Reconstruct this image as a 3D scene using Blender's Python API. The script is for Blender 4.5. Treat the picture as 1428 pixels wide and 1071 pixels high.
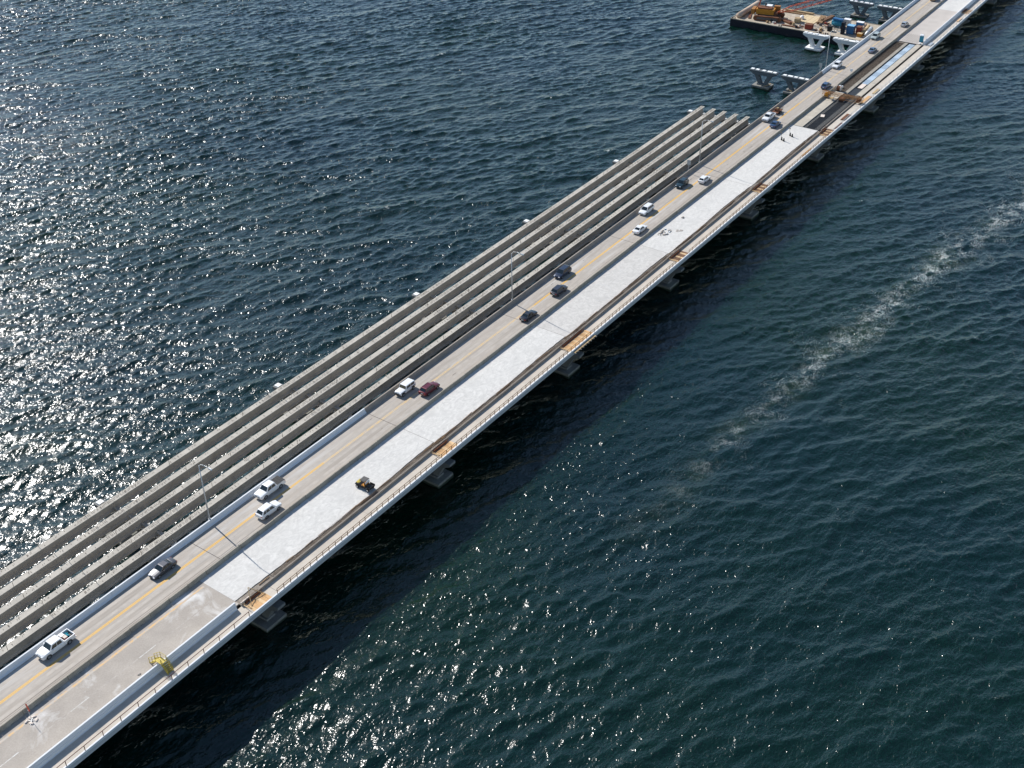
import bpy, math, random
import numpy as np
from mathutils import Vector, Matrix
random.seed(4); RNG = np.random.default_rng(11)
R = math.radians
for o in list(bpy.data.objects): bpy.data.objects.remove(o)
SC = bpy.context.scene
COL = SC.collection

# ------------------------------------------------------------------ camera
CAM_H, CAM_Y = 132.3, -131.519
PITCH, ROLL, YAW, FPX = R(34.0666), R(-0.8551), R(36.1166), 1662.7
fw = Vector((math.cos(YAW)*math.cos(PITCH), math.sin(YAW)*math.cos(PITCH), -math.sin(PITCH)))
rt = Vector((math.sin(YAW), -math.cos(YAW), 0)); up = rt.cross(fw)
r2 = rt*math.cos(ROLL) + up*math.sin(ROLL); u2 = -rt*math.sin(ROLL) + up*math.cos(ROLL)
cd = bpy.data.cameras.new('camera'); cam = bpy.data.objects.new('camera', cd); COL.objects.link(cam)
m3 = Matrix((r2, u2, -fw)).transposed()
cam.matrix_world = Matrix.Translation((0, CAM_Y, CAM_H)) @ m3.to_4x4()
cd.sensor_width = 36; cd.sensor_fit = 'HORIZONTAL'; cd.lens = FPX/1428*36
cd.clip_start = 1; cd.clip_end = 20000
SC.camera = cam
# ------------------------------------------------------------------ sky, sun, exposure
SUN_EL, SUN_AZ = R(38.5), R(78.5)           # azimuth from +X towards +Y
w = bpy.data.worlds.new('World'); SC.world = w; w.use_nodes = True
nt = w.node_tree; bg = nt.nodes['Background']
sky = nt.nodes.new('ShaderNodeTexSky'); sky.sky_type = 'NISHITA'; sky.sun_disc = False
sky.sun_elevation = SUN_EL; sky.sun_rotation = R(90) - SUN_AZ
sky.air_density = 1.0; sky.dust_density = 0.0; sky.ozone_density = 1.2
nt.links.new(sky.outputs[0], bg.inputs['Color']); bg.inputs['Strength'].default_value = 0.112
sl = bpy.data.lights.new('sun', 'SUN'); sl.energy = 5.0; sl.angle = R(0.53); sl.color = (1.0, 0.965, 0.915)
so = bpy.data.objects.new('sun', sl); COL.objects.link(so)
so.rotation_euler = Vector((math.cos(SUN_EL)*math.cos(SUN_AZ), math.cos(SUN_EL)*math.sin(SUN_AZ), math.sin(SUN_EL))).to_track_quat('Z', 'Y').to_euler()
so.location = (100, 100, 200)
vs = SC.view_settings; vs.view_transform = 'Standard'; vs.look = 'None'; vs.gamma = 1; vs.exposure = 0.3
vs.use_curve_mapping = False
SC.render.engine = 'CYCLES'
SC.cycles.max_bounces = 6; SC.cycles.glossy_bounces = 3; SC.cycles.diffuse_bounces = 3
SC.cycles.sample_clamp_indirect = 4

# ------------------------------------------------------------------ bridge coordinates
K = 3.635155e-5                 # the bridge bends slightly to the left
X0, S = 134.165, 44.7194        # pier line 0 and span
WZ = -8.45                       # water level
def PX(n): return X0 + n*S
def P(x, v, z): return Vector((x, K*x*x - v, z))     # x along the bridge, v to the right of the parapet line
def th(x): return math.atan(2*K*x)

# ------------------------------------------------------------------ materials
def new_mat(name):
    m = bpy.data.materials.new(name); m.use_nodes = True
    n = m.node_tree.nodes; return m, n, m.node_tree.links, n['Principled BSDF']
def mth(n, l, op, a, b=None, c=None, clamp=False):
    q = n.new('ShaderNodeMath'); q.operation = op; q.use_clamp = clamp
    for i, t in enumerate((a, b, c)):
        if t is None: continue
        if isinstance(t, (int, float)): q.inputs[i].default_value = t
        else: l.new(t, q.inputs[i])
    return q.outputs[0]
def noise(n, l, vec, scale, detail=4, rough=.55, dist=0):
    q = n.new('ShaderNodeTexNoise'); l.new(vec, q.inputs['Vector'])
    q.inputs['Scale'].default_value = scale; q.inputs['Detail'].default_value = detail
    q.inputs['Roughness'].default_value = rough; q.inputs['Distortion'].default_value = dist
    return q.outputs['Fac']
def ramp(n, l, fac, lo, hi, a=0., b=1.):
    q = n.new('ShaderNodeMapRange'); q.clamp = True
    l.new(fac, q.inputs[0])
    for i, t in enumerate((lo, hi, a, b)): q.inputs[i+1].default_value = t
    return q.outputs[0]
def mix(n, l, fac, a, b):
    q = n.new('ShaderNodeMix'); q.data_type = 'RGBA'
    if isinstance(fac, (int, float)): q.inputs[0].default_value = fac
    else: l.new(fac, q.inputs[0])
    for i, t in ((6, a), (7, b)):
        if isinstance(t, (tuple, list)): q.inputs[i].default_value = (*t[:3], 1)
        else: l.new(t, q.inputs[i])
    return q.outputs[2]
def rough_mat(name, col, rough=.85, var=.25, sc=.35, col2=None, fine=.12, fsc=6., bump=.0, stain=None, stain_lo=.58, stain_hi=.72, ssc=.12, stretch=(1, 1, 1), metal=0., dist=0., spec=.3):
    """matte surface with large blotches, fine grain, optional stains of a second colour"""
    m, n, l, b = new_mat(name)
    g = n.new('ShaderNodeNewGeometry'); mp = n.new('ShaderNodeMapping')
    l.new(g.outputs['Position'], mp.inputs['Vector']); mp.inputs['Scale'].default_value = stretch
    v = mp.outputs[0]
    a = ramp(n, l, noise(n, l, v, sc, 6, .6, dist), .3, .7)
    c2 = col2 or tuple(c*(1-var) for c in col)
    c = mix(n, l, a, c2, col)
    f = noise(n, l, v, fsc, 3, .7)
    f2 = ramp(n, l, f, .25, .75, 1-fine, 1+fine)
    mul = n.new('ShaderNodeVectorMath'); mul.operation = 'SCALE'; l.new(c, mul.inputs[0]); l.new(f2, mul.inputs['Scale'])
    c = mul.outputs[0]
    if stain:
        s = ramp(n, l, noise(n, l, v, ssc, 7, .65, .6), stain_lo, stain_hi)
        c = mix(n, l, s, c, stain)
    l.new(c, b.inputs['Base Color'])
    b.inputs['Roughness'].default_value = rough; b.inputs['Metallic'].default_value = metal
    b.inputs['Specular IOR Level'].default_value = spec
    if bump:
        q = n.new('ShaderNodeBump'); q.inputs['Distance'].default_value = bump; q.inputs['Strength'].default_value = .6
        l.new(f, q.inputs['Height']); l.new(q.outputs[0], b.inputs['Normal'])
    return m
def paint(name, col, rough=.3, metal=0., coat=.6, var=.06):
    m = rough_mat(name, col, rough, var, .8, fine=.03, metal=metal, spec=.5)
    b = m.node_tree.nodes['Principled BSDF']; b.inputs['Coat Weight'].default_value = coat; b.inputs['Coat Roughness'].default_value = .08
    return m
M = {}
M['road'] = rough_mat('road_concrete', (.42, .372, .318), var=.26, sc=.55, fine=.13, fsc=3.2, stretch=(.09, 1, 1), stain=(.5, .475, .44), ssc=.3, stain_lo=.52, stain_hi=.7)
M['olddeck'] = rough_mat('old_deck_concrete', (.41, .365, .315), var=.2, sc=.3, fine=.12, fsc=4, stain=(.62, .60, .57), ssc=.11, stain_lo=.55, stain_hi=.68)
M['slab'] = rough_mat('cured_white_slab', (.63, .61, .57), var=.22, sc=.55, fine=.09, fsc=2.6, stain=(.50, .485, .455), ssc=.2, stain_lo=.52, stain_hi=.72, dist=2.6, stretch=(.7, 1, 1))
M['slab2'] = rough_mat('cured_white_slab_blotched', (.58, .555, .515), var=.24, sc=.4, fine=.1, fsc=2.2, stain=(.47, .45, .42), ssc=.16, stain_lo=.54, stain_hi=.7, dist=2.8)
M['slabfar'] = rough_mat('far_tan_slab', (.50, .455, .41), var=.16, sc=.2, fine=.1, fsc=3)
M['tanstrip'] = rough_mat('tan_concrete', (.50, .45, .37), var=.25, sc=.5, fine=.12, fsc=4)
M['path'] = rough_mat('path_concrete', (.56, .50, .42), var=.22, sc=.3, fine=.1, fsc=4, stain=(.50, .47, .43), ssc=.2)
M['white'] = rough_mat('white_painted_concrete', (.70, .715, .725), var=.08, sc=.5, fine=.05, fsc=5, stain=(.6, .6, .58), ssc=.5, stain_lo=.66, stain_hi=.8, stretch=(.2, 1, 1))
M['raw'] = rough_mat('raw_parapet_concrete', (.34, .295, .25), var=.3, sc=.7, fine=.15, fsc=5, stretch=(.4, 1, 1))
M['tempb'] = rough_mat('temporary_barrier_concrete', (.37, .335, .275), var=.35, sc=.6, fine=.16, fsc=4, stain=(.28, .25, .2), ssc=.5, stain_lo=.56, stain_hi=.75)
M['fascia'] = rough_mat('fascia_concrete', (.50, .515, .525), var=.15, sc=.4, fine=.08, fsc=4, stretch=(.2, 1, 1))
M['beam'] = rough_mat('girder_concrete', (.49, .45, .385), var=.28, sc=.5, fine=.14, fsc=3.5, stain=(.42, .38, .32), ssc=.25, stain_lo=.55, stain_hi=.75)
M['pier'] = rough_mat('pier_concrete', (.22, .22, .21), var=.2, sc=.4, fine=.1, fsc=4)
M['pierw'] = rough_mat('pale_pier_concrete', (.74, .74, .72), var=.1, sc=.4, fine=.06, fsc=4)
M['pierd'] = rough_mat('dark_pier_concrete', (.15, .17, .18), var=.3, sc=.4, fine=.1, fsc=4)  # even, darker blue-grey tone for the piers either side of the pale ones
M['pad'] = rough_mat('white_bearing_pad', (.84, .84, .82), var=.06, sc=1)
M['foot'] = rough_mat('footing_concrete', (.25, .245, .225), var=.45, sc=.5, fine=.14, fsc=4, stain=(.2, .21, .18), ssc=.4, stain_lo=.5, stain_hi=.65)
M['dark'] = rough_mat('dark_underside', (.12, .115, .11), var=.3)
M['joint'] = rough_mat('joint_sealant', (.10, .085, .08), var=.3)
M['seam'] = rough_mat('worn_seam', (.24, .21, .185), var=.4, sc=.5, stretch=(.3, 1, 1))
M['gutter'] = rough_mat('gutter_concrete', (.30, .26, .215), var=.4, sc=1.2, fine=.25, fsc=5, stain=(.1, .07, .05), ssc=.6)
M['rebar'] = rough_mat('rusty_rebar', (.15, .11, .08), var=.4, sc=2, fine=.2, rough=.8)
M['rebard'] = rough_mat('dark_epoxy_rebar', (.03, .034, .04), var=.35, sc=1.5, fine=.2, rough=.6)
M['rail'] = rough_mat('rust_red_rail', (.13, .035, .02), var=.3, sc=2, rough=.7)
M['railo'] = rough_mat('timber_rail', (.22, .12, .065), var=.4, sc=2, rough=.8)
M['ply'] = rough_mat('plywood', (.66, .40, .19), var=.25, sc=1.1, fine=.12, fsc=5, stretch=(.4, 2, 1))
M['ply2'] = rough_mat('pale_plywood', (.72, .50, .28), var=.2, sc=1.1, fine=.12, fsc=5)
M['timber'] = rough_mat('sawn_timber', (.55, .40, .22), var=.3, sc=1.5, fine=.15)
M['timberd'] = rough_mat('dark_timber', (.30, .19, .10), var=.35, sc=1.5, fine=.15)
M['brown'] = rough_mat('rust_brown_steel', (.20, .085, .045), var=.45, sc=1, fine=.2)
M['galv'] = rough_mat('galvanised_steel', (.55, .57, .58), rough=.45, var=.1, sc=1, metal=.4)
M['sip'] = rough_mat('galvanised_deck_form', (.50, .60, .68), rough=.5, var=.1, sc=.6, metal=.25)
M['black'] = rough_mat('black_plastic_and_gap_shade', (.018, .018, .02), rough=.6, var=.3)
M['tyre'] = rough_mat('tyre_rubber', (.02, .02, .021), rough=.8, var=.2)
M['rim'] = rough_mat('alloy_rim', (.45, .46, .47), rough=.3, var=.1, metal=.8)
M['glass'] = rough_mat('dark_car_glass', (.012, .02, .024), rough=.06, var=.2, spec=.6)
M['lampw'] = rough_mat('headlamp_lens', (.8, .82, .85), rough=.15, var=.05)
M['lampr'] = rough_mat('tail_lamp_lens', (.35, .015, .012), rough=.25, var=.1)
M['yellowsteel'] = rough_mat('yellow_painted_steel', (.58, .44, .07), rough=.55, var=.25, sc=2)
M['orange'] = rough_mat('orange_machine_paint', (.42, .19, .045), rough=.5, var=.35, sc=1.5)
M['yellow'] = rough_mat('yellow_machine_paint', (.58, .25, .03), rough=.5, var=.25, sc=1.5)
M['red'] = rough_mat('orange_red_fabric', (.72, .085, .035), rough=.7, var=.15)
M['bag'] = rough_mat('pale_sandbag', (.74, .64, .55), var=.2, sc=4)
M['blue'] = rough_mat('blue_painted_steel', (.035, .15, .33), rough=.5, var=.2, sc=1)
M['bluel'] = rough_mat('light_blue_panel', (.22, .45, .66), rough=.5, var=.15, sc=1)
M['teal'] = rough_mat('teal_plastic', (.03, .22, .32), rough=.5, var=.15)
M['rust'] = rough_mat('red_brown_container', (.30, .06, .04), var=.3, sc=1)
M['boom'] = rough_mat('red_boom_paint', (.55, .11, .05), rough=.5, var=.25, sc=1)
M['hull'] = rough_mat('barge_hull', (.018, .02, .03), rough=.7, var=.4, sc=.5, stain=(.1, .06, .04), ssc=.5, stain_lo=.6, stain_hi=.75)
M['barge'] = rough_mat('barge_deck', (.50, .43, .335), var=.35, sc=.25, fine=.2, fsc=2, stain=(.28, .22, .17), ssc=.25, stain_lo=.55, stain_hi=.7)
M['mat'] = rough_mat('timber_mat', (.62, .49, .30), var=.15, sc=1, fine=.12, fsc=3)
M['pipe'] = rough_mat('pale_rusty_pipe', (.56, .43, .33), var=.2, sc=.8, stain=(.35, .2, .12), ssc=.8, stain_lo=.6, stain_hi=.75)
M['cap'] = rough_mat('white_plastic', (.80, .81, .82), rough=.5, var=.06)
M['mud'] = rough_mat('grey_mortar_lumps', (.40, .36, .32), var=.3, sc=3)
M['cooler'] = rough_mat('red_plastic', (.30, .02, .025), rough=.4, var=.1)
M['tarp'] = rough_mat('turquoise_plastic', (.06, .45, .55), rough=.4, var=.2, sc=6)
# paint lines that let the worn concrete show through
def line_mat(name, col, base, lo, hi, sc=1.5):
    m, n, l, b = new_mat(name); g = n.new('ShaderNodeNewGeometry')
    f = ramp(n, l, noise(n, l, g.outputs['Position'], sc, 6, .7), lo, hi)
    l.new(mix(n, l, f, base, col), b.inputs['Base Color']); b.inputs['Roughness'].default_value = .7
    return m
M['yline'] = line_mat('yellow_lane_paint', (.72, .39, .025), (.56, .38, .14), .26, .46)
M['ylinef'] = line_mat('faded_yellow_paint', (.66, .43, .15), (.50, .42, .32), .36, .62, 1.1)
M['yold'] = line_mat('ground_off_yellow_paint', (.60, .37, .15), (.43, .38, .325), .44, .60, .8)
M['wline'] = line_mat('white_lane_paint', (.62, .61, .59), (.44, .41, .36), .42, .6)
def car_paint(name, col, metal=0.):
    return paint(name, col, .32, metal, .7)
CP = dict(white=car_paint('white_car_paint', (.78, .78, .78)), grey=car_paint('charcoal_car_paint', (.075, .075, .082), .4),
          maroon=car_paint('maroon_car_paint', (.12, .008, .016), .2), black=car_paint('black_car_paint', (.012, .013, .017), .2),
          navy=car_paint('dark_navy_car_paint', (.018, .028, .055), .3), violet=car_paint('graphite_car_paint', (.035, .036, .05), .4),
          teal=car_paint('dark_teal_car_paint', (.012, .035, .045), .3), blue=car_paint('blue_car_paint', (.035, .075, .16), .3),
          steel=car_paint('steel_blue_car_paint', (.14, .2, .29), .4), silver=car_paint('silver_car_paint', (.42, .44, .46), .4),
          sage=car_paint('pale_green_van_paint', (.42, .47, .44), .1), tan=car_paint('tan_car_paint', (.32, .22, .14), .1))

# ------------------------------------------------------------------ mesh helpers
class MB:
    def __init__(s): s.v = []; s.f = []
    def add(s, vs, fs):
        o = len(s.v); s.v += [tuple(q) for q in vs]; s.f += [tuple(o+i for i in f) for f in fs]; return s
    def box(s, x0, x1, y0, y1, z0, z1, fn=None):
        c = [(x, y, z) for z in (z0, z1) for y in (y0, y1) for x in (x0, x1)]
        if fn: c = [fn(*q) for q in c]
        return s.add(c, [(0, 2, 3, 1), (4, 5, 7, 6), (0, 1, 5, 4), (2, 6, 7, 3), (0, 4, 6, 2), (1, 3, 7, 5)])
    def hexa(s, lo, hi):      # two quads of 4 corners (ccw from above)
        return s.add(list(lo)+list(hi), [(3, 2, 1, 0), (4, 5, 6, 7), (0, 1, 5, 4), (1, 2, 6, 5), (2, 3, 7, 6), (3, 0, 4, 7)])
    def tube(s, a, b, r0, r1=None, n=6, caps=True):
        a, b = Vector(a), Vector(b); r1 = r0 if r1 is None else r1
        d = (b-a).normalized(); e = d.orthogonal().normalized(); g = d.cross(e)
        vs = []
        for c, r in ((a, r0), (b, r1)):
            for i in range(n):
                t = 2*math.pi*i/n; vs.append(c + (e*math.cos(t) + g*math.sin(t))*r)
        fs = [(i, (i+1) % n, n+(i+1) % n, n+i) for i in range(n)]
        if caps: fs += [tuple(range(n-1, -1, -1)), tuple(range(n, 2*n))]
        return s.add(vs, fs)
    def bar(s, a, b, w, h=None):   # square bar
        return s.tube(a, b, w*.7071, None, 4)
    def path(s, pts, r, n=6):
        for a, b in zip(pts[:-1], pts[1:]): s.tube(a, b, r, None, n)
        return s
    def sweep(s, prof, x0, x1, step=8., ends=True):      # prof: closed loop of (v,z), along the bridge
        n = max(1, int(math.ceil((x1-x0)/step))); m = len(prof); vs = []
        for i in range(n+1):
            x = x0+(x1-x0)*i/n; vs += [P(x, v, z) for v, z in prof]
        fs = [(i*m+j, i*m+(j+1) % m, (i+1)*m+(j+1) % m, (i+1)*m+j) for i in range(n) for j in range(m)]
        if ends: fs += [tuple(range(m-1, -1, -1)), tuple(n*m+j for j in range(m))]
        return s.add(vs, fs)
    def prism(s, poly, y0, y1):   # poly in local (x,z), extruded along y
        m = len(poly); vs = [(x, y0, z) for x, z in poly]+[(x, y1, z) for x, z in poly]
        return s.add(vs, [(j, (j+1) % m, m+(j+1) % m, m+j) for j in range(m)]+[tuple(range(m-1, -1, -1)), tuple(range(m, 2*m))])
    def loft(s, rings, cap=True):
        m = len(rings[0]); vs = [q for r in rings for q in r]
        fs = [(i*m+j, i*m+(j+1) % m, (i+1)*m+(j+1) % m, (i+1)*m+j) for i in range(len(rings)-1) for j in range(m)]
        if cap: fs += [tuple(range(m-1, -1, -1)), tuple((len(rings)-1)*m+j for j in range(m))]
        return s.add(vs, fs)
    def mesh(s, name, mat, smooth=False):
        me = bpy.data.meshes.new(name); me.from_pydata(s.v, [], s.f)
        import bmesh
        b = bmesh.new(); b.from_mesh(me); bmesh.ops.recalc_face_normals(b, faces=b.faces); b.to_mesh(me); b.free()
        if mat: me.materials.append(mat)
        if smooth:
            for p in me.polygons: p.use_smooth = True
        return me
    def build(s, name, mat, parent=None, smooth=False):
        return link(name, s.mesh(name, M[mat] if isinstance(mat, str) else mat, smooth), parent)
def link(name, me, parent=None, loc=None, rot=0.):
    o = bpy.data.objects.new(name, me); COL.objects.link(o)
    if parent is not None: o.parent = parent
    if loc is not None: o.location = loc
    if rot: o.rotation_euler = (0, 0, rot)
    return o
def tag(o, label, cat, group=None, kind=None):
    if label: o['label'] = label
    if cat: o['category'] = cat
    if group: o['group'] = group
    if kind: o['kind'] = kind
    return o
def root(name, label, cat, x, v, z, rot=0., group=None):
    o = bpy.data.objects.new(name, None); COL.objects.link(o); o.empty_display_size = .5
    o.location = P(x, v, z); o.rotation_euler = (0, 0, th(x)+rot)
    return tag(o, label, cat, group)
def copy_tree(o, parent=None):
    c = o.copy(); COL.objects.link(c); c.parent = parent
    for ch in o.children: copy_tree(ch, c)
    return c
def stuff(o): o['kind'] = 'stuff'; return o
ORD = ['first', 'second', 'third', 'fourth', 'fifth', 'sixth', 'seventh', 'eighth', 'ninth', 'tenth', 'eleventh']

# ------------------------------------------------------------------ water
def make_water():
    N, L = 1280, 640.0                        # 0.5 m cells
    ox, oy = 5.0, -215.0
    kx = 2*math.pi*np.fft.fftfreq(N, L/N); KX, KY = np.meshgrid(kx, kx, indexing='ij')
    k = np.hypot(KX, KY); k[0, 0] = 1e-9
    phi = np.arctan2(KY, KX)
    def spec(lam_p, th0, spread, amp):
        kp = 2*math.pi/lam_p
        s = np.exp(-1.0*(kp/k)**2)/k**4
        d = np.abs(np.cos(.5*(phi-th0)))**(2*spread)
        s = s*d*np.exp(-(k*.13)**2); s[0, 0] = 0
        return amp*s/ s.sum()
    # variance per system (m^2): chop, slightly older crossing waves, broad short chop
    def field(sp):
        g = (RNG.standard_normal((N, N)) + 1j*RNG.standard_normal((N, N)))*np.sqrt(sp/2)
        f = lambda q: (np.fft.ifft2(q)*N*N).real*math.sqrt(2)
        return np.stack([f(1j*KX/k*g), f(1j*KY/k*g), f(g)])
    def lowpass(lam):       # smooth patches, 0..1, where the wind bites harder
        q = np.fft.fft2(RNG.standard_normal((N, N)))*np.exp(-(k*lam/6.28)**2*2); q = np.fft.ifft2(q).real
        q = (q-q.mean())/q.std(); return 1/(1+np.exp(-1.6*q))
    F = field(spec(6.5, R(66), 16, .0110))*(.70+.6*lowpass(60)) + field(spec(17., R(54), 16, .0110)) + field(spec(2.4, R(72), 6, .0040))*(.55+.85*lowpass(38))
    dxx, dyy, H = F
    xs = ox+np.arange(N)*(L/N); ys = oy+np.arange(N)*(L/N)
    XX, YY = np.meshgrid(xs, ys, indexing='ij')
    chop = 0.9
    V = np.stack([XX+chop*dxx, YY+chop*dyy, WZ+H], -1).reshape(-1, 3)
    # keep the cells in (a wide margin around) the view
    D = np.stack([XX, YY-CAM_Y, np.full_like(XX, WZ-CAM_H)], -1)
    zc = D@np.array(fw); px = 714+FPX*(D@np.array(r2))/np.maximum(zc, 1); py = 535.5-FPX*(D@np.array(u2))/np.maximum(zc, 1)
    ok = (zc > 1) & (px > -330) & (px < 1760) & (py > -300) & (py < 1480)
    cell = ok[:-1, :-1] & ok[1:, :-1] & ok[:-1, 1:] & ok[1:, 1:]
    I, J = np.nonzero(cell)
    a = I*N+J; q = np.stack([a, a+N, a+N+1, a+1], -1)
    used = np.zeros(N*N, bool); used[q.ravel()] = True
    idx = np.cumsum(used)-1; q = idx[q]; V = V[used]
    me = bpy.data.meshes.new('water')
    me.vertices.add(len(V)); me.vertices.foreach_set('co', V.astype(np.float32).ravel())
    me.loops.add(q.size); me.loops.foreach_set('vertex_index', q.ravel().astype(np.int32))
    me.polygons.add(len(q)); me.polygons.foreach_set('loop_start', np.arange(0, q.size, 4, dtype=np.int32))
    me.polygons.foreach_set('use_smooth', np.ones(len(q), bool))
    me.update(calc_edges=True); me.validate()
    # outer sheet to the horizon with a hole is not needed: it lies below the troughs
    m, n, l, b = new_mat('bay_water')
    geo = n.new('ShaderNodeNewGeometry'); pos = geo.outputs['Position']
    sep = n.new('ShaderNodeSeparateXYZ'); l.new(pos, sep.inputs[0]); X, Y = sep.outputs[0], sep.outputs[1]
    # boat wake: a band running beside the bridge
    wob = mth(n, l, 'MULTIPLY', mth(n, l, 'SUBTRACT', noise(n, l, pos, .035, 3, .5), .5), 16)
    dist = mth(n, l, 'ADD', mth(n, l, 'ADD', Y, 53.6), mth(n, l, 'MULTIPLY', mth(n, l, 'SUBTRACT', X, 148), .0923))
    dist = mth(n, l, 'ADD', dist, wob)
    def gauss(sig):
        q = mth(n, l, 'DIVIDE', dist, sig); return mth(n, l, 'EXPONENT', mth(n, l, 'MULTIPLY', mth(n, l, 'MULTIPLY', q, q), -1.))
    along = ramp(n, l, X, 118, 215); along_foam = ramp(n, l, X, 138, 270, 0., 1.)
    patch = ramp(n, l, noise(n, l, pos, .09, 4, .6), .44, .62)
    turb = mth(n, l, 'MULTIPLY', mth(n, l, 'MULTIPLY', gauss(3.6), along), patch)
    # foam filaments
    mp = n.new('ShaderNodeMapping'); l.new(pos, mp.inputs[0]); mp.inputs['Rotation'].default_value = (0, 0, R(20)); mp.inputs['Scale'].default_value = (.75, 1.35, 1)
    def fil(sc, wd):
        return ramp(n, l, mth(n, l, 'ABSOLUTE', mth(n, l, 'SUBTRACT', noise(n, l, mp.outputs[0], sc, 5, .66, 1.6), .5)), .0, wd, 1., 0.)
    net = mth(n, l, 'MAXIMUM', fil(.36, .022), mth(n, l, 'MULTIPLY', fil(.8, .03), .9))
    brk = ramp(n, l, noise(n, l, pos, .22, 5, .72), .46, .60)
    foam = mth(n, l, 'MULTIPLY', mth(n, l, 'MULTIPLY', gauss(2.7), along_foam), mth(n, l, 'MULTIPLY', net, brk))
    wide = mth(n, l, 'MULTIPLY', mth(n, l, 'MULTIPLY', gauss(7.5), along_foam), mth(n, l, 'MULTIPLY', fil(.3, .014), ramp(n, l, noise(n, l, pos, .14, 4, .7), .52, .64)))
    veil = mth(n, l, 'MULTIPLY', mth(n, l, 'MULTIPLY', gauss(2.0), along_foam), mth(n, l, 'MULTIPLY', brk, .05))
    foam = mth(n, l, 'MINIMUM', mth(n, l, 'ADD', mth(n, l, 'ADD', mth(n, l, 'MULTIPLY', foam, 1.0), mth(n, l, 'MULTIPLY', wide, .8)), veil), .85)
    # sparse white flecks on the highest crests
    zr = sep.outputs[2]
    crest = ramp(n, l, zr, WZ+.30, WZ+.42)
    fleck = mth(n, l, 'MULTIPLY', crest, ramp(n, l, noise(n, l, pos, .55, 5, .7), .60, .68))
    fleck = mth(n, l, 'MULTIPLY', fleck, ramp(n, l, noise(n, l, pos, .05, 2, .5), .5, .6))
    foam = mth(n, l, 'MAXIMUM', foam, mth(n, l, 'MULTIPLY', fleck, .8))
    deep = mix(n, l, ramp(n, l, noise(n, l, pos, .012, 3, .5), .35, .65), (.0005, .0118, .0128), (.0014, .0140, .0072))
    c = mix(n, l, mth(n, l, 'MULTIPLY', turb, .32), deep, (.055, .075, .03))
    c = mix(n, l, foam, c, (.72, .76, .73))
    l.new(c, b.inputs['Base Color'])
    l.new(ramp(n, l, foam, 0., .6, .19, .8), b.inputs['Roughness'])
    b.inputs['Coat Weight'].default_value = .45; b.inputs['Coat Roughness'].default_value = .23; b.inputs['Coat IOR'].default_value = 1.3
    b.subsurface_method = 'BURLEY'; b.inputs['Subsurface Weight'].default_value = .6; b.inputs['Subsurface Radius'].default_value = (1.0, 2.6, 2.6); b.inputs['Subsurface Scale'].default_value = 1.0
    b.inputs['IOR'].default_value = 1.40; b.inputs['Specular IOR Level'].default_value = .5
    mp2 = n.new('ShaderNodeMapping'); l.new(pos, mp2.inputs[0]); mp2.inputs['Rotation'].default_value = (0, 0, R(22)); mp2.inputs['Scale'].default_value = (.62, 1, 1)
    h1 = noise(n, l, mp2.outputs[0], 1.0, 2, .55, .3); h2 = noise(n, l, mp2.outputs[0], 2.1, 2, .5, .2)
    hh = mth(n, l, 'ADD', mth(n, l, 'MULTIPLY', h1, .38), mth(n, l, 'MULTIPLY', h2, .20))
    gust = ramp(n, l, noise(n, l, pos, .018, 3, .55), .3, .7, .55, 1.15)
    bp = n.new('ShaderNodeBump'); bp.inputs['Distance'].default_value = 1.0
    l.new(gust, bp.inputs['Strength']); l.new(hh, bp.inputs['Height']); l.new(bp.outputs[0], b.inputs['Normal'])
    me.materials.append(m)
    wobj = link('water', me); tag(wobj, 'dark teal bay water with wind chop and a boat wake', 'water', None, 'structure')
    # far sheet of the same bay, below the deepest trough
    f = MB().add([(-6000, -6000, WZ-1.1), (6000, -6000, WZ-1.1), (6000, 6000, WZ-1.1), (-6000, 6000, WZ-1.1)], [(0, 1, 2, 3)]).mesh('open_water', m)
    tag(link('open_water', f), 'open bay water stretching to the horizon', 'water', None, 'structure')
make_water()

# ------------------------------------------------------------------ the road bridge
XA, XB = 14.0, 600.0
br = bpy.data.objects.new('road_bridge', None); COL.objects.link(br)
tag(br, 'long concrete road bridge carrying two lanes of traffic, its right half under construction', 'bridge')
def strip(name, mat, v0, v1, x0, x1, z, parent, t=None, step=8.):
    zb = z-(t or .004)
    return MB().sweep([(v0, zb), (v1, zb), (v1, z), (v0, z)], x0, x1, step).build(name, mat, parent)
def flat(name, mat, v0, v1, x0, x1, z, parent, step=8.):
    n = max(1, int((x1-x0)/step)); vs = []
    for i in range(n+1):
        x = x0+(x1-x0)*i/n; vs += [P(x, v0, z), P(x, v1, z)]
    return MB().add(vs, [(2*i, 2*i+1, 2*i+3, 2*i+2) for i in range(n)]).build(name, mat, parent)
deck = strip('road_deck', 'road', -.95, 8.0, XA, XB, 0., br, .24)
for v0, v1 in ((3.26, 3.42), (3.53, 3.69)):
    for xa, xb, mm in ((XA, 118, 'yline'), (118, 186, 'ylinef'), (186, 330, 'yline'), (330, XB, 'ylinef')):
        flat('yellow_line', mm, v0, v1, xa, xb, .005, deck)
M['track'] = line_mat('wheel_track', (.335, .297, .255), (.42, .372, .318), .34, .62, .5)
for v_ in (.45, 2.15, 4.25, 5.72): flat('wheel_track', 'track', v_, v_+.62, XA, XB, .003, deck)
for i_ in range(46):
    xx_ = random.uniform(44, 420); vv_ = random.choice((1.5, 5.15))+random.uniform(-.3, .3)
    if i_ % 2 == 0: flat('oil_stain', 'seam', vv_, vv_+random.uniform(.1, .25), xx_, xx_+random.uniform(.5, 2.2), .0045, deck)
flat('worn_seam', 'seam', 6.42, 6.52, XA, 100, .004, deck)
flat('worn_seam', 'seam', 6.78, 6.86, XA, 96, .004, deck)
flat('worn_seam', 'seam', 6.55, 6.62, 185, 330, .004, deck)
for n in range(-2, 10):
    flat('expansion_joint', 'joint', -.25, 7.5, PX(n)-.05, PX(n)+.05, .008, deck)
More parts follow.
